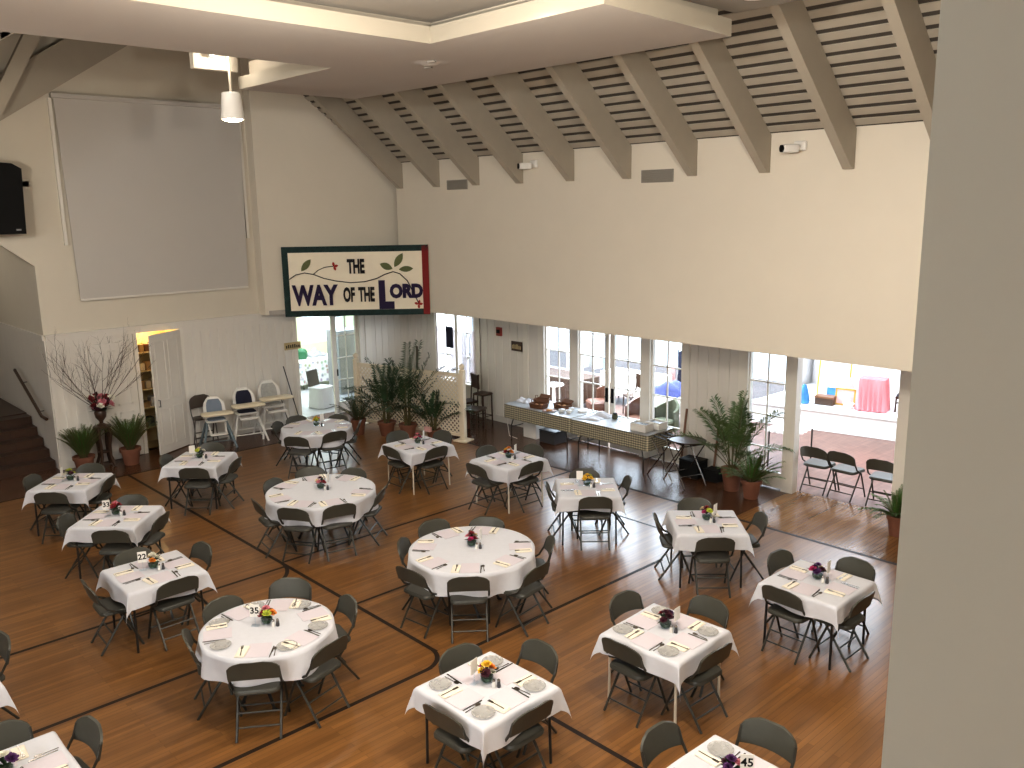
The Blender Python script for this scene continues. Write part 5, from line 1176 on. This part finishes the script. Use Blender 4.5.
# ------------------------------------------------------------------ lamps, added fill and daylight
WARM = (1.0, .91, .79)
def spot(loc, power, size=R(150), soft=.12, col=WARM, target=None, blend=.5):
    l = bpy.data.lights.new('downlight', 'SPOT'); l.energy = power; l.spot_size = size; l.spot_blend = blend; l.shadow_soft_size = soft; l.color = col
    o = bpy.data.objects.new('downlight_lamp', l); COL.objects.link(o); o.location = loc
    if target: o.rotation_euler = (Vector(target) - Vector(loc)).to_track_quat('-Z', 'Y').to_euler()
    return o
def point(loc, power, soft=.1, col=WARM):
    l = bpy.data.lights.new('bulb_and_fill', 'POINT'); l.energy = power; l.shadow_soft_size = soft; l.color = col; o = bpy.data.objects.new('bulb_and_fill_lamp', l); COL.objects.link(o); o.location = loc; return o
def area(loc, sx, sy, power, col, rot=(0, 0, 0)):
    l = bpy.data.lights.new('area', 'AREA'); l.shape = 'RECTANGLE'; l.size = sx; l.size_y = sy; l.energy = power; l.color = col; o = bpy.data.objects.new('area_lamp', l); COL.objects.link(o); o.location = loc; o.rotation_euler = rot; return o
CANS = [(-6.3, 6.0, 'above the hall', 230), (-5.15, 8.3, 'beside the tray end', 320), (-2.6, 5.6, 'second above the hall', 420), (-6.4, 2.6, 'third above the hall', 150), (-2.6, 2.2, 'fourth above the hall', 330), (-6.2, -1.0, 'fifth above the hall', 100), (-2.2, 8.3, 'last beside the tray end', 350)]
for x, y, w, pw in CANS:
    t = thing('ceiling_light', 'recessed warm downlight in the tray ceiling, %s' % w, 'light', (x, y, 7.05), 0, 'tray downlights')
    m = MB(); m.lathe([(.10, 0), (.13, 0), (.13, -.012), (.10, -.012)], n=20, close=True); m.build('ring', M['white'], t); m = MB(); m.lathe([(0, -.004), (.10, -.004)], n=20); m.build('lens', M['lampwhite'], t)
    spot((x, y, 6.98), pw * .25)
t = thing('pendant_spotlight', 'white cylinder spotlight hanging before the projection screen', 'light', (-12.6, 6.18, 6.33))
m = MB(); m.lathe([(.13, .36), (.12, .38), (.0, .39)], n=20); m.lathe([(.17, .0), (.135, .37), (.125, .37), (.158, .0)], n=24); m.build('shade', M['white'], t, smooth=True)
m = MB(); m.lathe([(.155, .02), (.14, -.012), (.08, -.03), (0, -.035)], n=20); m.build('lens', M['lampwhite'], t); m = MB(); m.tube([(0, 0, .38), (0, 0, 1.2)], .022, 8); m.build('stem', M['beam'], t)
spot((-12.6, 6.18, 6.27), 350, R(120))
t = thing('shelf_spotlight', 'small bright can light on the ledge above the pendant spotlight', 'light', (-12.70, 5.98, 7.2)); m = MB(); m.lathe([(0, 0), (.06, 0), (.06, .1), (0, .1)], n=12); m.build('can', M['white'], t)
point((-12.45, 6.02, 7.16), 14, .04)
point((-20.6, 3.3, 4.6), 15, .15); point((-18.85, 6.9, 2.45), 14, .05, (1, .72, .36))  # first point added to brighten the stairwell; second is the closet bulb
for (x, y, z, p) in ((-13.6, 2.4, 5.4, 170), (-6.2, 4.2, 5.9, 330), (-3.0, 4.8, 6.1, 560), (-3.0, 1.5, 6.4, 300), (-6.9, 1.2, 6.4, 60)): point((x, y, z), p, .12)  # bare points below the tray cans, added to wash walls and tables
for (x, y, z, p) in ((-2.5, -7.0, 6.2, 900), (.8, -7.6, 6.2, 800), (-7.5, -6.0, 6.0, 180)): point((x, y, z), p, .35, (.86, .93, 1.0))  # added cool fill from the unseen end of the hall, no fixtures
SKY = (.82, .91, 1.0)
area((-14.0, 16.2, 3.2), 6, 4.5, 1700, SKY); area((-6.8, 16.3, 3.2), 5, 4.2, 330, SKY); area((-21.3, 12.3, 2.85), 3.5, 4, 340, SKY); area((-6.4, 16.2, 3.0), 3.0, 1.6, 110, SKY, (R(-52), 0, 0))  # added area lamps boost the daylight in sunroom, kitchen and doorway
w = bpy.data.worlds.new('daylight'); SC.world = w; w.use_nodes = True; bg = w.node_tree.nodes['Background']; bg.inputs['Color'].default_value = (.80, .90, 1.0, 1); bg.inputs['Strength'].default_value = 3.6

# ------------------------------------------------------------------ camera
cam = bpy.data.cameras.new('camera'); co = bpy.data.objects.new('camera', cam); COL.objects.link(co); SC.camera = co
cam.sensor_width = 36; cam.lens = CAMF / 1024 * 36; cam.clip_end = 100; cam.clip_start = .05
co.matrix_world = Matrix(CAMM)
SC.view_settings.view_transform = 'Standard'; SC.view_settings.look = 'None'; SC.view_settings.exposure = 0.12; SC.view_settings.gamma = 0.88
SC.cycles.use_denoising = True; SC.cycles.max_bounces = 8; SC.cycles.diffuse_bounces = 4; SC.cycles.glossy_bounces = 3; SC.cycles.transparent_max_bounces = 12; SC.cycles.sample_clamp_indirect = 6; SC.cycles.caustics_reflective = False; SC.cycles.caustics_refractive = False
